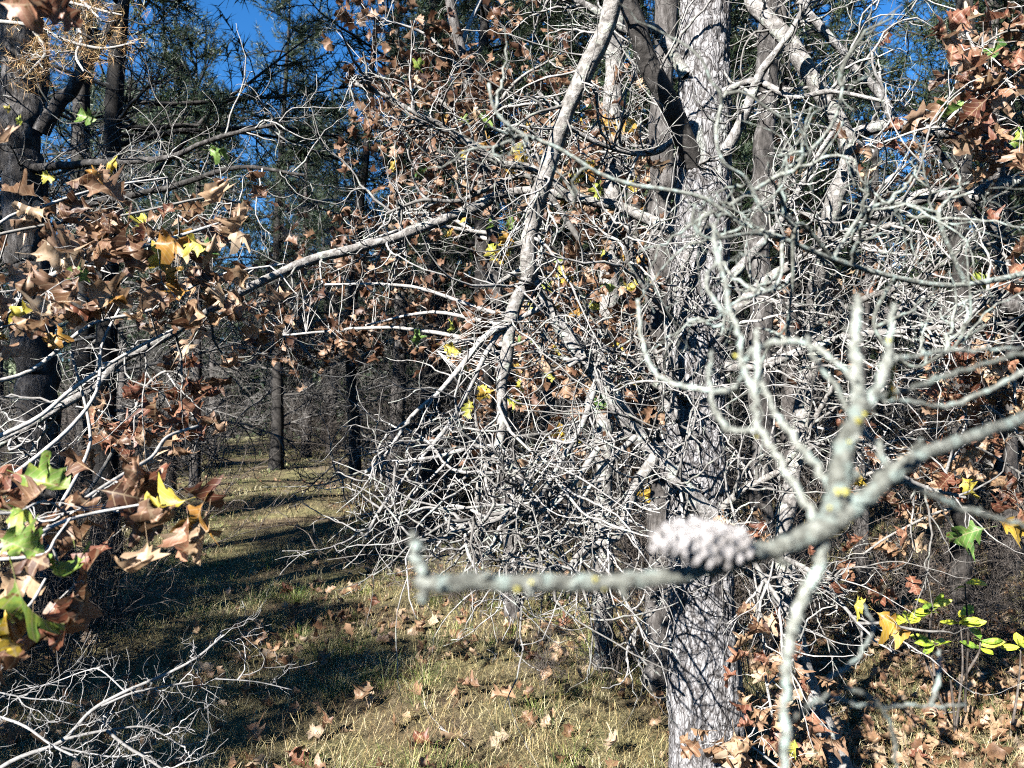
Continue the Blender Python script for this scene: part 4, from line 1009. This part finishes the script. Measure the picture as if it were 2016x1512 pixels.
# right hand oaks
rb = [([(1700, 1200, 6.4), (1690, 900, 6.3), (1700, 650, 6.2), (1720, 400, 6.2), (1730, 150, 6.2)], None, (28, 10))]
for (x0, y0, x1, y1) in ((1695, 800, 1850, 720), (1698, 700, 1540, 640), (1705, 560, 1880, 480), (1710, 480, 1540, 400), (1720, 380, 1850, 300), (1722, 300, 1560, 240), (1690, 880, 1560, 840), (1690, 940, 1900, 900)):
    rb.append(([(x0, y0), ((x0 + x1) / 2, (y0 + y1) / 2 - 15), (x1, y1)], 6.2, (8, 3)))
oak('oak with dull brown leaves glimpsed behind the right hand tangle', gb(*px(1700, 1200, 6.4)[:2]), rb,
    [(1600, 330, 6.1, 80, 70, 0.3, 90), (1800, 330, 6.1, 80, 60, 0.3, 90), (1560, 480, 6.1, 70, 70, 0.3, 80), (1780, 520, 6.1, 90, 60, 0.3, 110), (1560, 660, 6.1, 60, 70, 0.3, 80), (1780, 720, 6.1, 90, 60, 0.3, 110), (1680, 860, 6.1, 100, 60, 0.3, 120), (1880, 900, 6.1, 60, 70, 0.3, 80), (1900, 560, 6.1, 60, 80, 0.3, 60)],
    mats=['brown', 'tan', 'red'], pr=[0.6, 0.2, 0.2], kind='lo', cap=200, size=(0.07, 0.12), name='oak_tree', hang=0.3, thin=0.6)
oak('oak boughs of glossy brown leaves in the upper right corner', gb(2.6, 2.3),
    [([(2300, 900), (2200, 600), (2120, 350), (2020, 200), (1940, 130), (1900, 60)], (2.5, 2.4), (16, 5)), ([(2200, 500), (2060, 330), (1960, 300), (1850, 250), (1740, 280)], 2.45, (8, 4)), ([(2100, 100), (2000, 60), (1930, 90)], 2.4, (6, 4)), ([(2200, 620), (2060, 560), (1980, 520), (1930, 510)], 2.5, (7, 4))],
    [(1975, 90, 2.4, 40, 50, 0.12, 44), (1930, 130, 2.4, 22, 40, 0.1, 22), (1980, 200, 2.45, 40, 30, 0.12, 30), (1860, 215, 2.5, 30, 12, 0.1, 8), (1720, 290, 2.6, 25, 14, 0.1, 7), (1770, 280, 2.6, 25, 14, 0.1, 7), (1890, 280, 2.55, 30, 20, 0.1, 8), (1970, 520, 2.5, 30, 18, 0.1, 10), (2000, 300, 2.5, 30, 30, 0.1, 12), (1840, 60, 2.6, 30, 40, 0.15, 8)],
    mats=['red', 'brown', 'tan', 'green'], pr=[0.40, 0.42, 0.12, 0.06], size=(0.06, 0.115))
oak('low oak with orange brown leaves at the right edge', gb(2.5, 3.2),
    [([(2200, 1500), (2150, 1200), (2060, 950), (1980, 830), (1900, 780), (1850, 740)], (3.1, 2.9), (13, 5)), ([(2080, 980), (1960, 900), (1880, 860)], 3.0, (6, 4)), ([(2120, 1120), (1980, 1030), (1880, 1000), (1760, 1050), (1700, 1090)], 2.9, (7, 4)), ([(2000, 850), (1990, 720), (1940, 700)], 3.0, (6, 4))],
    [(1890, 730, 3.0, 40, 22, 0.12, 30), (1970, 760, 3.0, 35, 40, 0.12, 40), (1900, 830, 3.0, 50, 35, 0.12, 32), (1980, 880, 3.0, 30, 35, 0.12, 22), (1860, 890, 3.0, 30, 14, 0.1, 10), (1730, 1085, 2.9, 28, 26, 0.08, 18), (1830, 950, 3.0, 50, 25, 0.12, 16), (1800, 1000, 3.0, 60, 30, 0.1, 12)],
    hero=[(1940, 1040, 2.2, 75, 160, 'green', 3), (1965, 1025, 2.2, 70, 20, 'yellow', 8), (1725, 1205, 2.6, 70, 40, 'yellow', 5), (1700, 1195, 2.6, 60, 190, 'yellow', 2), (1895, 940, 2.8, 50, 60, 'yellow', 6), (1690, 930, 2.8, 40, 80, 'yellow', 9)],
    mats=['red', 'tan', 'brown'], pr=[0.4, 0.35, 0.25], size=(0.08, 0.13))
oak('oak seedling with tan and orange leaves at the foot of the large trunk', gb(1.02, 2.75),
    [([(1560, 1640), (1540, 1500), (1510, 1350), (1500, 1230), (1480, 1100), (1470, 1060)], (2.65, 2.7), (7, 3)), ([(1545, 1520), (1480, 1470), (1440, 1450)], 2.55, (5, 3)), ([(1510, 1350), (1560, 1300), (1580, 1280)], 2.65, (4, 3))],
    [(1510, 1230, 2.65, 14, 22, 0.05, 10), (1520, 1320, 2.65, 26, 30, 0.05, 20), (1530, 1400, 2.6, 35, 30, 0.06, 22), (1485, 1060, 2.7, 18, 25, 0.05, 8), (1570, 1470, 2.6, 40, 25, 0.06, 16), (1440, 1485, 2.5, 26, 18, 0.04, 5)],
    hero=[(1445, 1440, 2.5, 85, 80, 'tan', 4), (1425, 1450, 2.5, 80, 95, 'tan', 7), (1470, 1445, 2.5, 75, 70, 'tan', 1), (1520, 1205, 2.6, 60, 110, 'tan', 9), (1500, 1215, 2.6, 55, 120, 'tan', 2), (1535, 1280, 2.6, 60, 90, 'tan', 6), (1600, 1400, 2.6, 60, 100, 'red', 3), (1585, 1460, 2.6, 60, 110, 'red', 0), (1565, 1455, 2.55, 40, 95, 'green', 8)],
    mats=['tan', 'red', 'brown'], pr=[0.55, 0.3, 0.15], size=(0.06, 0.105))

# ------------------------------------------------------------------ yellow green shrub on the right
base = gb(*px(1880, 1440, 3.6)[:2])
sh = Thing('shrub', 'small shrub with bright yellow green oval leaves on the forest floor', 'shrub', base)
WH = [((1880, 1440), (1870, 1330), (1840, 1265)), ((1880, 1440), (1895, 1320), (1890, 1215)), ((1860, 1400), (1820, 1290), (1785, 1215)), ((1900, 1400), (1905, 1250), (1900, 1150)), ((1840, 1330), (1830, 1250), (1835, 1195)), ((1990, 1450), (2005, 1350), (2010, 1270)), ((1900, 1330), (1925, 1290), (1930, 1265))]
for st_ in WH:
    limb(sh, 'stem', st_, 3.6, (6, 3), 'shrubtwig', n=5)
    e = st_[-1]
    nl = 7 if e[1] != 1150 else 2
    for q in range(nl):
        a = rng.uniform(0, 6.283)
        Dd = np.array((math.cos(a), math.sin(a) * 0.8, rng.uniform(-0.35, 0.4)))
        sh.inst('leaf', leafmesh('ov', int(rng.integers(6)), 'shrubleaf'), frame(px(e[0], e[1] + rng.uniform(-8, 14), 3.6), Dd, (rng.normal(0, .3) - 0.2, -0.8 + rng.normal(0, .3), 0.8), rng.uniform(0.07, 0.125)))

# ------------------------------------------------------------------ bare shrubs (copied)
def make_shrub(h, n0, curl, r):
    s = Soup()
    a = rng.uniform(0, 6.283, n0)
    P = np.stack([rng.normal(0, 0.12, n0), rng.normal(0, 0.12, n0), np.zeros(n0) - 0.03], 1)
    D = np.stack([np.cos(a) * 0.5, np.sin(a) * 0.5, np.ones(n0)], 1)
    b0 = grow(P, D, rng.uniform(0.6, 1.1, n0) * h, 9, curl, 0.3, 0.1)
    s.add(*tube_batch(b0, np.linspace(r, r * 0.45, 10)[None].repeat(n0, 0), 4))
    P1, D1, _, _ = sprout(b0, 7, 0.2, 1, 0.4, 1.2); k = len(P1)
    b1 = grow(P1, D1, rng.uniform(0.12, 0.45, k) * h, 6, curl, 0.35, 0.1)
    s.add(*tube_batch(b1, np.linspace(r * 0.5, r * 0.3, 7)[None].repeat(k, 0), 3))
    P2, D2, _, _ = sprout(b1, 3, 0.2, 1, 0.4, 1.2); k = len(P2)
    b2 = grow(P2, D2, rng.uniform(0.05, 0.2, k) * h, 4, curl, 0.35, 0.1)
    s.add(*tube_batch(b2, np.linspace(r * 0.34, r * 0.25, 5)[None].repeat(k, 0), 3))
    return s
SHR = [make_shrub(1.0, 14, 1.2, 0.004).mesh('shrub_twigs', M['shrubtwig']), make_shrub(0.7, 16, 1.5, 0.003).mesh('shrub_twigs', M['shrubtwig']), make_shrub(1.7, 14, 1.2, 0.006).mesh('shrub_twigs', M['shrubtwig'])]
def shrub(kind, x, y, s, label, group):
    o = link('bare_shrub', SHR[kind]); o.location = gb(x, y); o.rotation_euler = (0, 0, rng.uniform(0, 6.28)); o.scale = (s, s, s)
    tag(o, label, 'shrub', group)
for q in range(22):
    d = rng.uniform(4.6, 7.0); shrub(int(rng.integers(2)), rng.uniform(0.30, 0.75) * d, d, rng.uniform(0.7, 1.2), 'bare twiggy shrub in the undergrowth right of the large trunk', 'bare shrubs of the right undergrowth')
for q in range(9):
    d = rng.uniform(4.4, 6.8); shrub(int(rng.integers(2)) * 2, rng.uniform(-0.78, -0.50) * d, d, rng.uniform(0.7, 1.1), 'bare twiggy shrub around the dark left trunk', 'bare shrubs of the left edge')
for q in range(14):
    d = rng.uniform(4.2, 7.0); shrub(1 + int(rng.integers(2)), rng.uniform(0.02, 0.30) * d, d, rng.uniform(0.6, 1.0), 'bare twiggy shrub in the shade under the dead tangle', 'bare shrubs under the dead tangle')
for q in range(64):
    d = rng.uniform(9, 22); ppx = rng.uniform(120, 980); x = from_px(ppx, d)
    off = x - (0.3 - (d - 3.5) * 0.36)
    if -3.2 < off < 1.3 and d < 21: continue
    shrub(2, x, d, rng.uniform(0.9, 1.9), 'tall leafless thicket bush between the shaded trunks beyond the path', 'thicket behind the path')
for q in range(80):
    d = rng.uniform(9, 30); x = rng.uniform(-0.75, 0.75) * d
    if abs(x - (0.3 - (d - 3.5) * 0.36)) < 2.0 and d < 23: continue
    shrub(2, x, d, rng.uniform(0.8, 1.7), 'grey leafless bush deep between the pines', 'bushes of the deep wood')
for q in range(30):
    d = rng.uniform(5.2, 12.5)
    ppx = rng.uniform(40, 200) + (d - 5) * 12 if q % 2 else rng.uniform(740, 980) - (d - 5) * 8
    shrub(int(rng.integers(2)) + int(d > 8), from_px(ppx, d), d, rng.uniform(0.7, 1.1), 'dark bare brush crowding the edge of the grassy path', 'brush along the path')
for x, y, s in ((-0.75, 7.2, 0.55), (-1.35, 8.0, 0.6), (0.22, 4.3, 0.5), (0.5, 4.5, 0.55)):
    shrub(1, x, y, s, 'small bare shrub growing out of the clearing grass', 'small shrubs in the clearing')

# ------------------------------------------------------------------ fallen log and sticks
base = px(1990, 610, 6.2); base = np.array(gb(base[0], base[1]))
lg = Thing('fallen_log', 'dark fallen log propped behind the right hand twigs', 'log', base)
limb(lg, 'trunk', [(1640, 640), (1760, 622), (1880, 612), (2016, 600), (2200, 590), (2330, 600)], (6.4, 6.0), (40, 44), 'left_trunk', n=16, amp=0.2)
limb(lg, 'branch', [(2150, 592, 6.0), (2180, 900, 5.95), (2190, 1215, 5.9)], None, (24, 28), 'left_trunk', n=10)

# ---- bleached brushwood at the lower left
base = np.array(gb(-1.55, 1.9))
br = Thing('dead_branch', 'bleached dead branch with fine twigs lying at the lower left', 'branch', base)
bp = dict(tl=(0.05, 0.22), tr=0.0011, curl=1.0, kids=2, twmat='brush')
limb(br, 'branch', [(-120, 1600), (20, 1500), (120, 1460), (180, 1400), (240, 1365), (310, 1335), (380, 1300), (420, 1268), (440, 1250)], (2.1, 2.35), (10.1, 3.8), 'brush', n=8, twigs=18, **bp)
limb(br, 'branch', [(200, 1390), (260, 1365), (320, 1352), (380, 1342)], (2.2, 2.3), (5.8, 3.0), 'brush', n=6, twigs=8, **bp)
limb(br, 'branch', [(-60, 1350), (0, 1363), (60, 1375), (110, 1378), (165, 1392)], (2.15, 2.25), (3.6, 2.2), 'brush', n=6, twigs=8, **bp)
limb(br, 'branch', [(130, 1455), (180, 1443), (225, 1435), (280, 1430), (320, 1445), (360, 1470)], (2.15, 2.2), (6.5, 2.2), 'brush', n=6, twigs=12, **bp)
limb(br, 'branch', [(210, 1438), (250, 1470), (300, 1500), (350, 1540)], (2.15, 2.1), (6.5, 4.5), 'brush', n=6, twigs=10, **bp)
limb(br, 'branch', [(-60, 1400), (0, 1412), (50, 1430), (100, 1465), (150, 1490)], (2.1, 2.1), (6.5, 4.5), 'brush', n=6, twigs=12, **bp)
limb(br, 'branch', [(120, 1470), (160, 1480), (230, 1490), (300, 1480)], (2.1, 2.15), (4.3, 2.2), 'brush', n=6, twigs=12, **bp)
limb(br, 'branch', [(425, 1337), (480, 1340), (520, 1345), (575, 1358)], (2.3, 2.4), (2.9, 1.9), 'brush', n=5, twigs=4, **bp)
limb(br, 'branch', [(250, 1365), (200, 1320), (170, 1320), (100, 1345), (30, 1360)], (2.25, 2.3), (2.9, 1.9), 'brush', n=5, twigs=8, **bp)

# ------------------------------------------------------------------ the near lichened branch with its cone
base = np.array(gb(1.15, 0.75))
nb = Thing('pine_sapling', 'blurred lichen covered pine branch with a cone close to the viewer', 'pine branch', base)
# its own stem stands just outside the picture
stem = catmull(np.array([np.append(base - np.array((0, 0, 0.1)), 0.035), (1.13, 0.74, 0.8, 0.03), (1.12, 0.72, 1.5, 0.026), (1.15, 0.7, 2.4, 0.018), (1.15, 0.72, 3.2, 0.008)]), 6)
s = Soup(); s.add(*rough_tube(stem[:, :3], stem[:, 3], 12)); nb.part('trunk', s, M['near'])
NB = [(818, 1150, .44, 30), (870, 1148, .44, 44), (960, 1146, .445, 42), (1035, 1148, .445, 46), (1100, 1146, .45, 41), (1200, 1146, .45, 40), (1320, 1134, .455, 40), (1420, 1114, .46, 42), (1490, 1090, .465, 44), (1560, 1068, .47, 44), (1620, 1038, .475, 56), (1680, 1000, .48, 46),
      (1740, 948, .49, 42), (1800, 905, .50, 34), (1870, 874, .52, 30), (1940, 850, .54, 28), (2016, 825, .58, 28), (2120, 790, .68, 30)]
p_, _ = trace(NB, k=2)
path, rad = trace(NB, k=6); rad = rad * 0.83
ex = catmull(np.vstack([path[-6], path[-1], (1.0, 0.74, 1.5), (1.12, 0.72, 1.42)]), 5)[6:]
path = np.vstack([path, ex]); rad = np.append(rad, np.linspace(rad[-1], 0.012, len(ex)))
path[1:-1] += rng.normal(0, 0.0006, (len(path) - 2, 3))
s = Soup(); s.add(*rough_tube(path, rad * rng.uniform(0.95, 1.06, len(rad)), 18, 0.2, 7)); nbm = nb.part('branch', s, M['near'])
def spurs(pth, rd, n_, parent):
    """little broken stubs left where shoots have snapped off"""
    P_, D_, _, f_ = sprout(pth[None], n_, 0.05, 0.97, 0.6, 1.4)
    r_ = np.interp(f_, np.linspace(0, 1, len(rd)), rd)
    b_ = grow(P_, D_, r_ * rng.uniform(1.4, 2.8, n_), 3, 0.3, 0.2)
    V_, Q_ = tube_batch(b_, r_[:, None] * np.array([0.6, 0.5, 0.42, 0.3])[None] * rng.uniform(0.7, 1.1, (n_, 1)), 6)
    nv_, nq_ = len(V_) // n_, len(Q_) // n_
    for q in range(n_):
        s_ = Soup(); s_.add(V_[q * nv_:(q + 1) * nv_], Q_[:nq_]); nb.part('spur', s_, M['near'], parent)
spurs(path, rad, 16, nbm)
NT = [([(838, 1150), (828, 1118), (820, 1085), (812, 1050)], .44, (36, 21)), ([(838, 1150), (834, 1172), (831, 1186)], .44, (24, 16)), ([(1038, 1150), (1045, 1172)], .44, (24, 18)),
      ([(1636, 1040), (1645, 985), (1654, 930), (1668, 870), (1688, 815), (1696, 780)], (.475, .50), (54, 38)), ([(1690, 800), (1688, 745), (1684, 690), (1686, 630), (1690, 580)], (.50, .53), (32, 14)),
      ([(1690, 815), (1725, 770), (1745, 720), (1752, 670), (1760, 600)], (.50, .54), (24, 13)), ([(1634, 1000), (1634, 960), (1590, 900), (1557, 854), (1524, 808), (1494, 740), (1484, 690)], (.48, .58), (18, 10)),
      ([(1625, 1035), (1594, 1004), (1544, 920), (1510, 864), (1490, 824), (1487, 770), (1492, 700), (1488, 650)], (.48, .58), (18, 12)),
      ([(1490, 846), (1444, 846), (1420, 830), (1404, 790), (1396, 740), (1402, 690)], (.56, .60), (13, 9)), ([(1490, 790), (1470, 738), (1459, 712), (1454, 664), (1436, 614), (1430, 560), (1412, 505), (1405, 440)], (.57, .70), (14, 9)),
      ([(1464, 712), (1494, 686), (1544, 671), (1584, 675), (1627, 698), (1664, 732), (1690, 770)], (.60, .52), (12, 12)), ([(1755, 930), (1728, 880), (1704, 852), (1660, 790), (1600, 700), (1590, 660)], (.49, .60), (16, 9)),
      ([(1750, 940), (1790, 895), (1812, 866)], (.49, .48), (18, 12)), ([(1745, 935), (1800, 960), (1870, 990), (1950, 1018), (2030, 1040)], (.50, .55), (17, 11)),
      ([(1720, 785), (1780, 770), (1850, 745), (1930, 720), (2030, 690)], (.55, .65), (12, 12)), ([(1730, 720), (1800, 700), (1860, 692), (1940, 690), (2010, 685)], (.6, .7), (11, 9)),
      ([(1622, 1050), (1612, 1110), (1580, 1190), (1560, 1250), (1548, 1330), (1546, 1420), (1546, 1540)], (.475, .50), (28, 22)), ([(1546, 1430), (1570, 1405), (1600, 1385), (1630, 1365)], (.50, .53), (12, 9)),
      ([(1470, 740), (1430, 770), (1380, 765), (1320, 755), (1280, 720), (1262, 660), (1255, 590)], (.60, .8), (11, 10)), ([(1430, 560), (1434, 620), (1390, 560), (1420, 500), (1400, 470)], (.7, .8), (9, 8)),
      ([(2050, 710), (1960, 760), (1860, 800), (1790, 790), (1740, 790)], (.7, .62), (12, 9)), ([(1630, 1340), (1680, 1300), (1720, 1240), (1700, 1190)], (.6, .7), (9, 7)), ([(1620, 1370), (1720, 1390), (1800, 1390), (1900, 1388)], (.62, .7), (10, 8)),
      ([(1660, 1350), (1730, 1390), (1760, 1450), (1765, 1540)], (.62, .66), (11, 9)), ([(1830, 1390), (1850, 1330), (1850, 1280)], (.68, .72), (9, 8))]
for lst, dep, wd in NT:
    path_, rad_ = trace(lst, dep, (wd[0] * 0.95, wd[1] * 0.72), 6)
    path_[1:-1] += rng.normal(0, 0.0009, (len(path_) - 2, 3))
    s = Soup(); s.add(*rough_tube(path_, rad_ * rng.uniform(0.88, 1.15, len(rad_)), 12, 0.3, 6)); tw_ = nb.part('twig', s, M['near'])
    spurs(path_, rad_, max(2, len(path_) // 4), tw_)
# further sprays of the same sapling, a little deeper
FB = [([(2100, 520, 1.3), (1900, 560, 1.25), (1760, 545, 1.2), (1640, 510, 1.15), (1540, 470, 1.1), (1450, 432, 1.1), (1390, 392, 1.1), (1320, 376, 1.1), (1250, 365, 1.1), (1180, 340, 1.1), (1100, 292, 1.1), (1020, 260, 1.1), (975, 218, 1.1), (962, 165, 1.1)], None, (15, 10), 10),
      ([(1500, 415, 1.1), (1470, 352, 1.08), (1425, 320, 1.06), (1410, 262, 1.05), (1422, 200, 1.05), (1430, 180, 1.05)], None, (11, 9), 3), ([(1435, 405, 1.1), (1475, 380, 1.1), (1540, 340, 1.1), (1600, 292, 1.1), (1645, 232, 1.1), (1662, 150, 1.1)], None, (12, 10), 4),
      ([(1540, 470, 1.1), (1480, 460, 1.05), (1400, 470, 1.0), (1365, 440, 1.0), (1370, 400, 1.0)], None, (10, 9), 3), ([(1640, 510, 1.15), (1570, 440, 1.1), (1560, 560, 1.1), (1550, 660, 1.1)], None, (11, 9), 4),
      ([(1760, 545, 1.2), (1720, 640, 1.15), (1790, 720, 1.1), (1850, 700, 1.1), (1940, 640, 1.1)], None, (11, 8), 6), ([(1900, 560, 1.25), (1850, 440, 1.2), (1860, 400, 1.2), (1910, 380, 1.2)], None, (13, 9), 5),
      ([(1640, 510, 1.15), (1700, 420, 1.2), (1760, 400, 1.2), (1850, 420, 1.2)], None, (11, 9), 6), ([(1540, 470, 1.1), (1530, 560, 1.05), (1440, 600, 1.0), (1420, 660, 1.0)], None, (10, 8), 4)]
for lst, dep, wd, tn in FB:
    limb(nb, 'branch', lst, dep, (wd[0] * 0.78, wd[1] * 0.6), 'near', n=9, amp=0.3, twigs=tn, tl=(0.06, 0.24), tr=0.002, curl=1.5, kids=2, twmat='near')
# the sapling's far branch joins its stem
jp = catmull(np.vstack([px(2100, 520, 1.3), (1.12, 1.1, 1.85), (1.13, 0.72, 1.8)]), 6)
s = Soup(); s.add(*tube_batch(jp[None], np.linspace(0.007, 0.011, len(jp))[None], 9)); nb.part('branch', s, M['near'])
# yellow lichen spots
def blob(n=6):
    V = []; Q = []
    for i in range(4):
        a = i / 3 * math.pi / 2
        for j in range(n):
            b_ = j / n * 2 * math.pi
            rj = 1 + 0.25 * math.sin(3 * b_ + 1)
            V.append((math.cos(a) * math.cos(b_) * rj, math.cos(a) * math.sin(b_) * rj, 0.45 * math.sin(a)))
    for i in range(3):
        for j in range(n): Q.append((i * n + j, i * n + (j + 1) % n, (i + 1) * n + (j + 1) % n, (i + 1) * n + j))
    return mesh_np('lichen', np.array(V), [np.array(Q)], M['lichen'])
lb = blob(9)
for (x, y, d, s_) in ((1018, 1160, .428, 8), (1046, 1146, .43, 7), (1172, 1140, .433, 9), (1440, 1095, .445, 8), (1690, 828, .485, 9), (1702, 815, .488, 8), (1650, 968, .468, 9), (1665, 968, .468, 8), (1750, 670, .527, 6), (1836, 1135, .6, 1), (1190, 1160, .433, 5), (1672, 870, .482, 6), (1634, 1000, .462, 6), (1490, 860, .55, 6), (1448, 700, .58, 7)):
    nb.inst('lichen', lb, frame(px(x, y, d), (1, 0, 0.1), (-0.2, -1, 0.35), s_ * rng.uniform(0.5, 0.95) * d / F), nbm)
# cone with its scales
c0, c1 = px(1470, 1092, .450), px(1294, 1076, .434)
axd = unit(c1 - c0); Lc = np.linalg.norm(c1 - c0)
u_ = unit(np.cross(axd, (0, 0, 1.0))); v_ = np.cross(u_, axd)
c0 = c0 + v_ * 0.004; 
ts = np.linspace(0, Lc, 14); prof = np.sin(np.clip(0.12 + 0.88 * ts / Lc, 0, 1) * math.pi * 0.93) ** 0.6 * 0.0095 * (1.08 - 0.3 * ts / Lc) + 0.001
s = Soup(); s.add(*tube_batch((c0[None] + axd[None] * ts[:, None])[None], prof[None], 12)); cone = nb.part('cone', s, M['cone'])
sv = np.array([(0, -.35, 0), (0, .35, 0), (.6, -.62, .05), (.6, .62, .05), (1.0, -.4, .12), (1.0, .4, .12), (1.12, 0, .2), (0, -.3, -.2), (0, .3, -.2), (.6, -.5, -.22), (.6, .5, -.22), (1.0, -.33, -.14), (1.0, .33, -.14), (0.62, 0, 0.26), (1.05, 0, -0.12)])
sf = [np.array([(0, 2, 13, 1), (7, 8, 10, 9), (9, 10, 12, 11), (2, 0, 7, 9), (1, 3, 10, 8), (4, 2, 9, 11), (3, 5, 12, 10)]), np.array([(2, 4, 13), (4, 6, 13), (6, 5, 13), (5, 3, 13), (3, 1, 13), (6, 4, 14), (4, 11, 14), (5, 6, 14), (12, 5, 14), (11, 12, 14)])]
scm = mesh_np('scale', sv, sf, M['cone'], smooth=False)
ns = 92
for i in range(ns):
    f = (i + 0.5) / ns; a = i * 2.39996
    rdir = u_ * math.cos(a) + v_ * math.sin(a)
    rr0 = np.interp(f * Lc, ts, prof)
    P = c0 + axd * f * Lc * 0.98 + rdir * rr0 * 0.85
    D = unit(rdir * (0.9 - 0.5 * f) + axd * 0.55 + rng.normal(0, 0.13, 3))
    nb.inst('scale', scm, frame(P, D, axd * -0.6 + rdir * 0.8, 0.0068 * (1.05 - 0.45 * abs(f - 0.4)) * rng.uniform(0.75, 1.2)), cone)
stk = catmull(np.vstack([c0 + axd * 0.004, c0 - axd * 0.006 - v_ * 0.002, px(1500, 1092, .462)]), 4)
s = Soup(); s.add(*tube_batch(stk[None], np.linspace(0.0035, 0.0045, len(stk))[None], 8)); nb.part('stalk', s, M['near'], cone)
# hanging orange needle bundle
s = Soup()
for q in range(7):
    b_ = np.array([px(1757 + rng.normal(0, 2), 695, .53), px(1758 + rng.normal(0, 5), 735, .53), px(1756 + rng.normal(0, 8), 783 + rng.normal(0, 5), .53)])
    s.add(*tube_batch(catmull(b_, 4)[None], np.linspace(0.0011, 0.0005, 9)[None], 4))
nb.part('needle_bundle', s, M['leaf_yellow'])
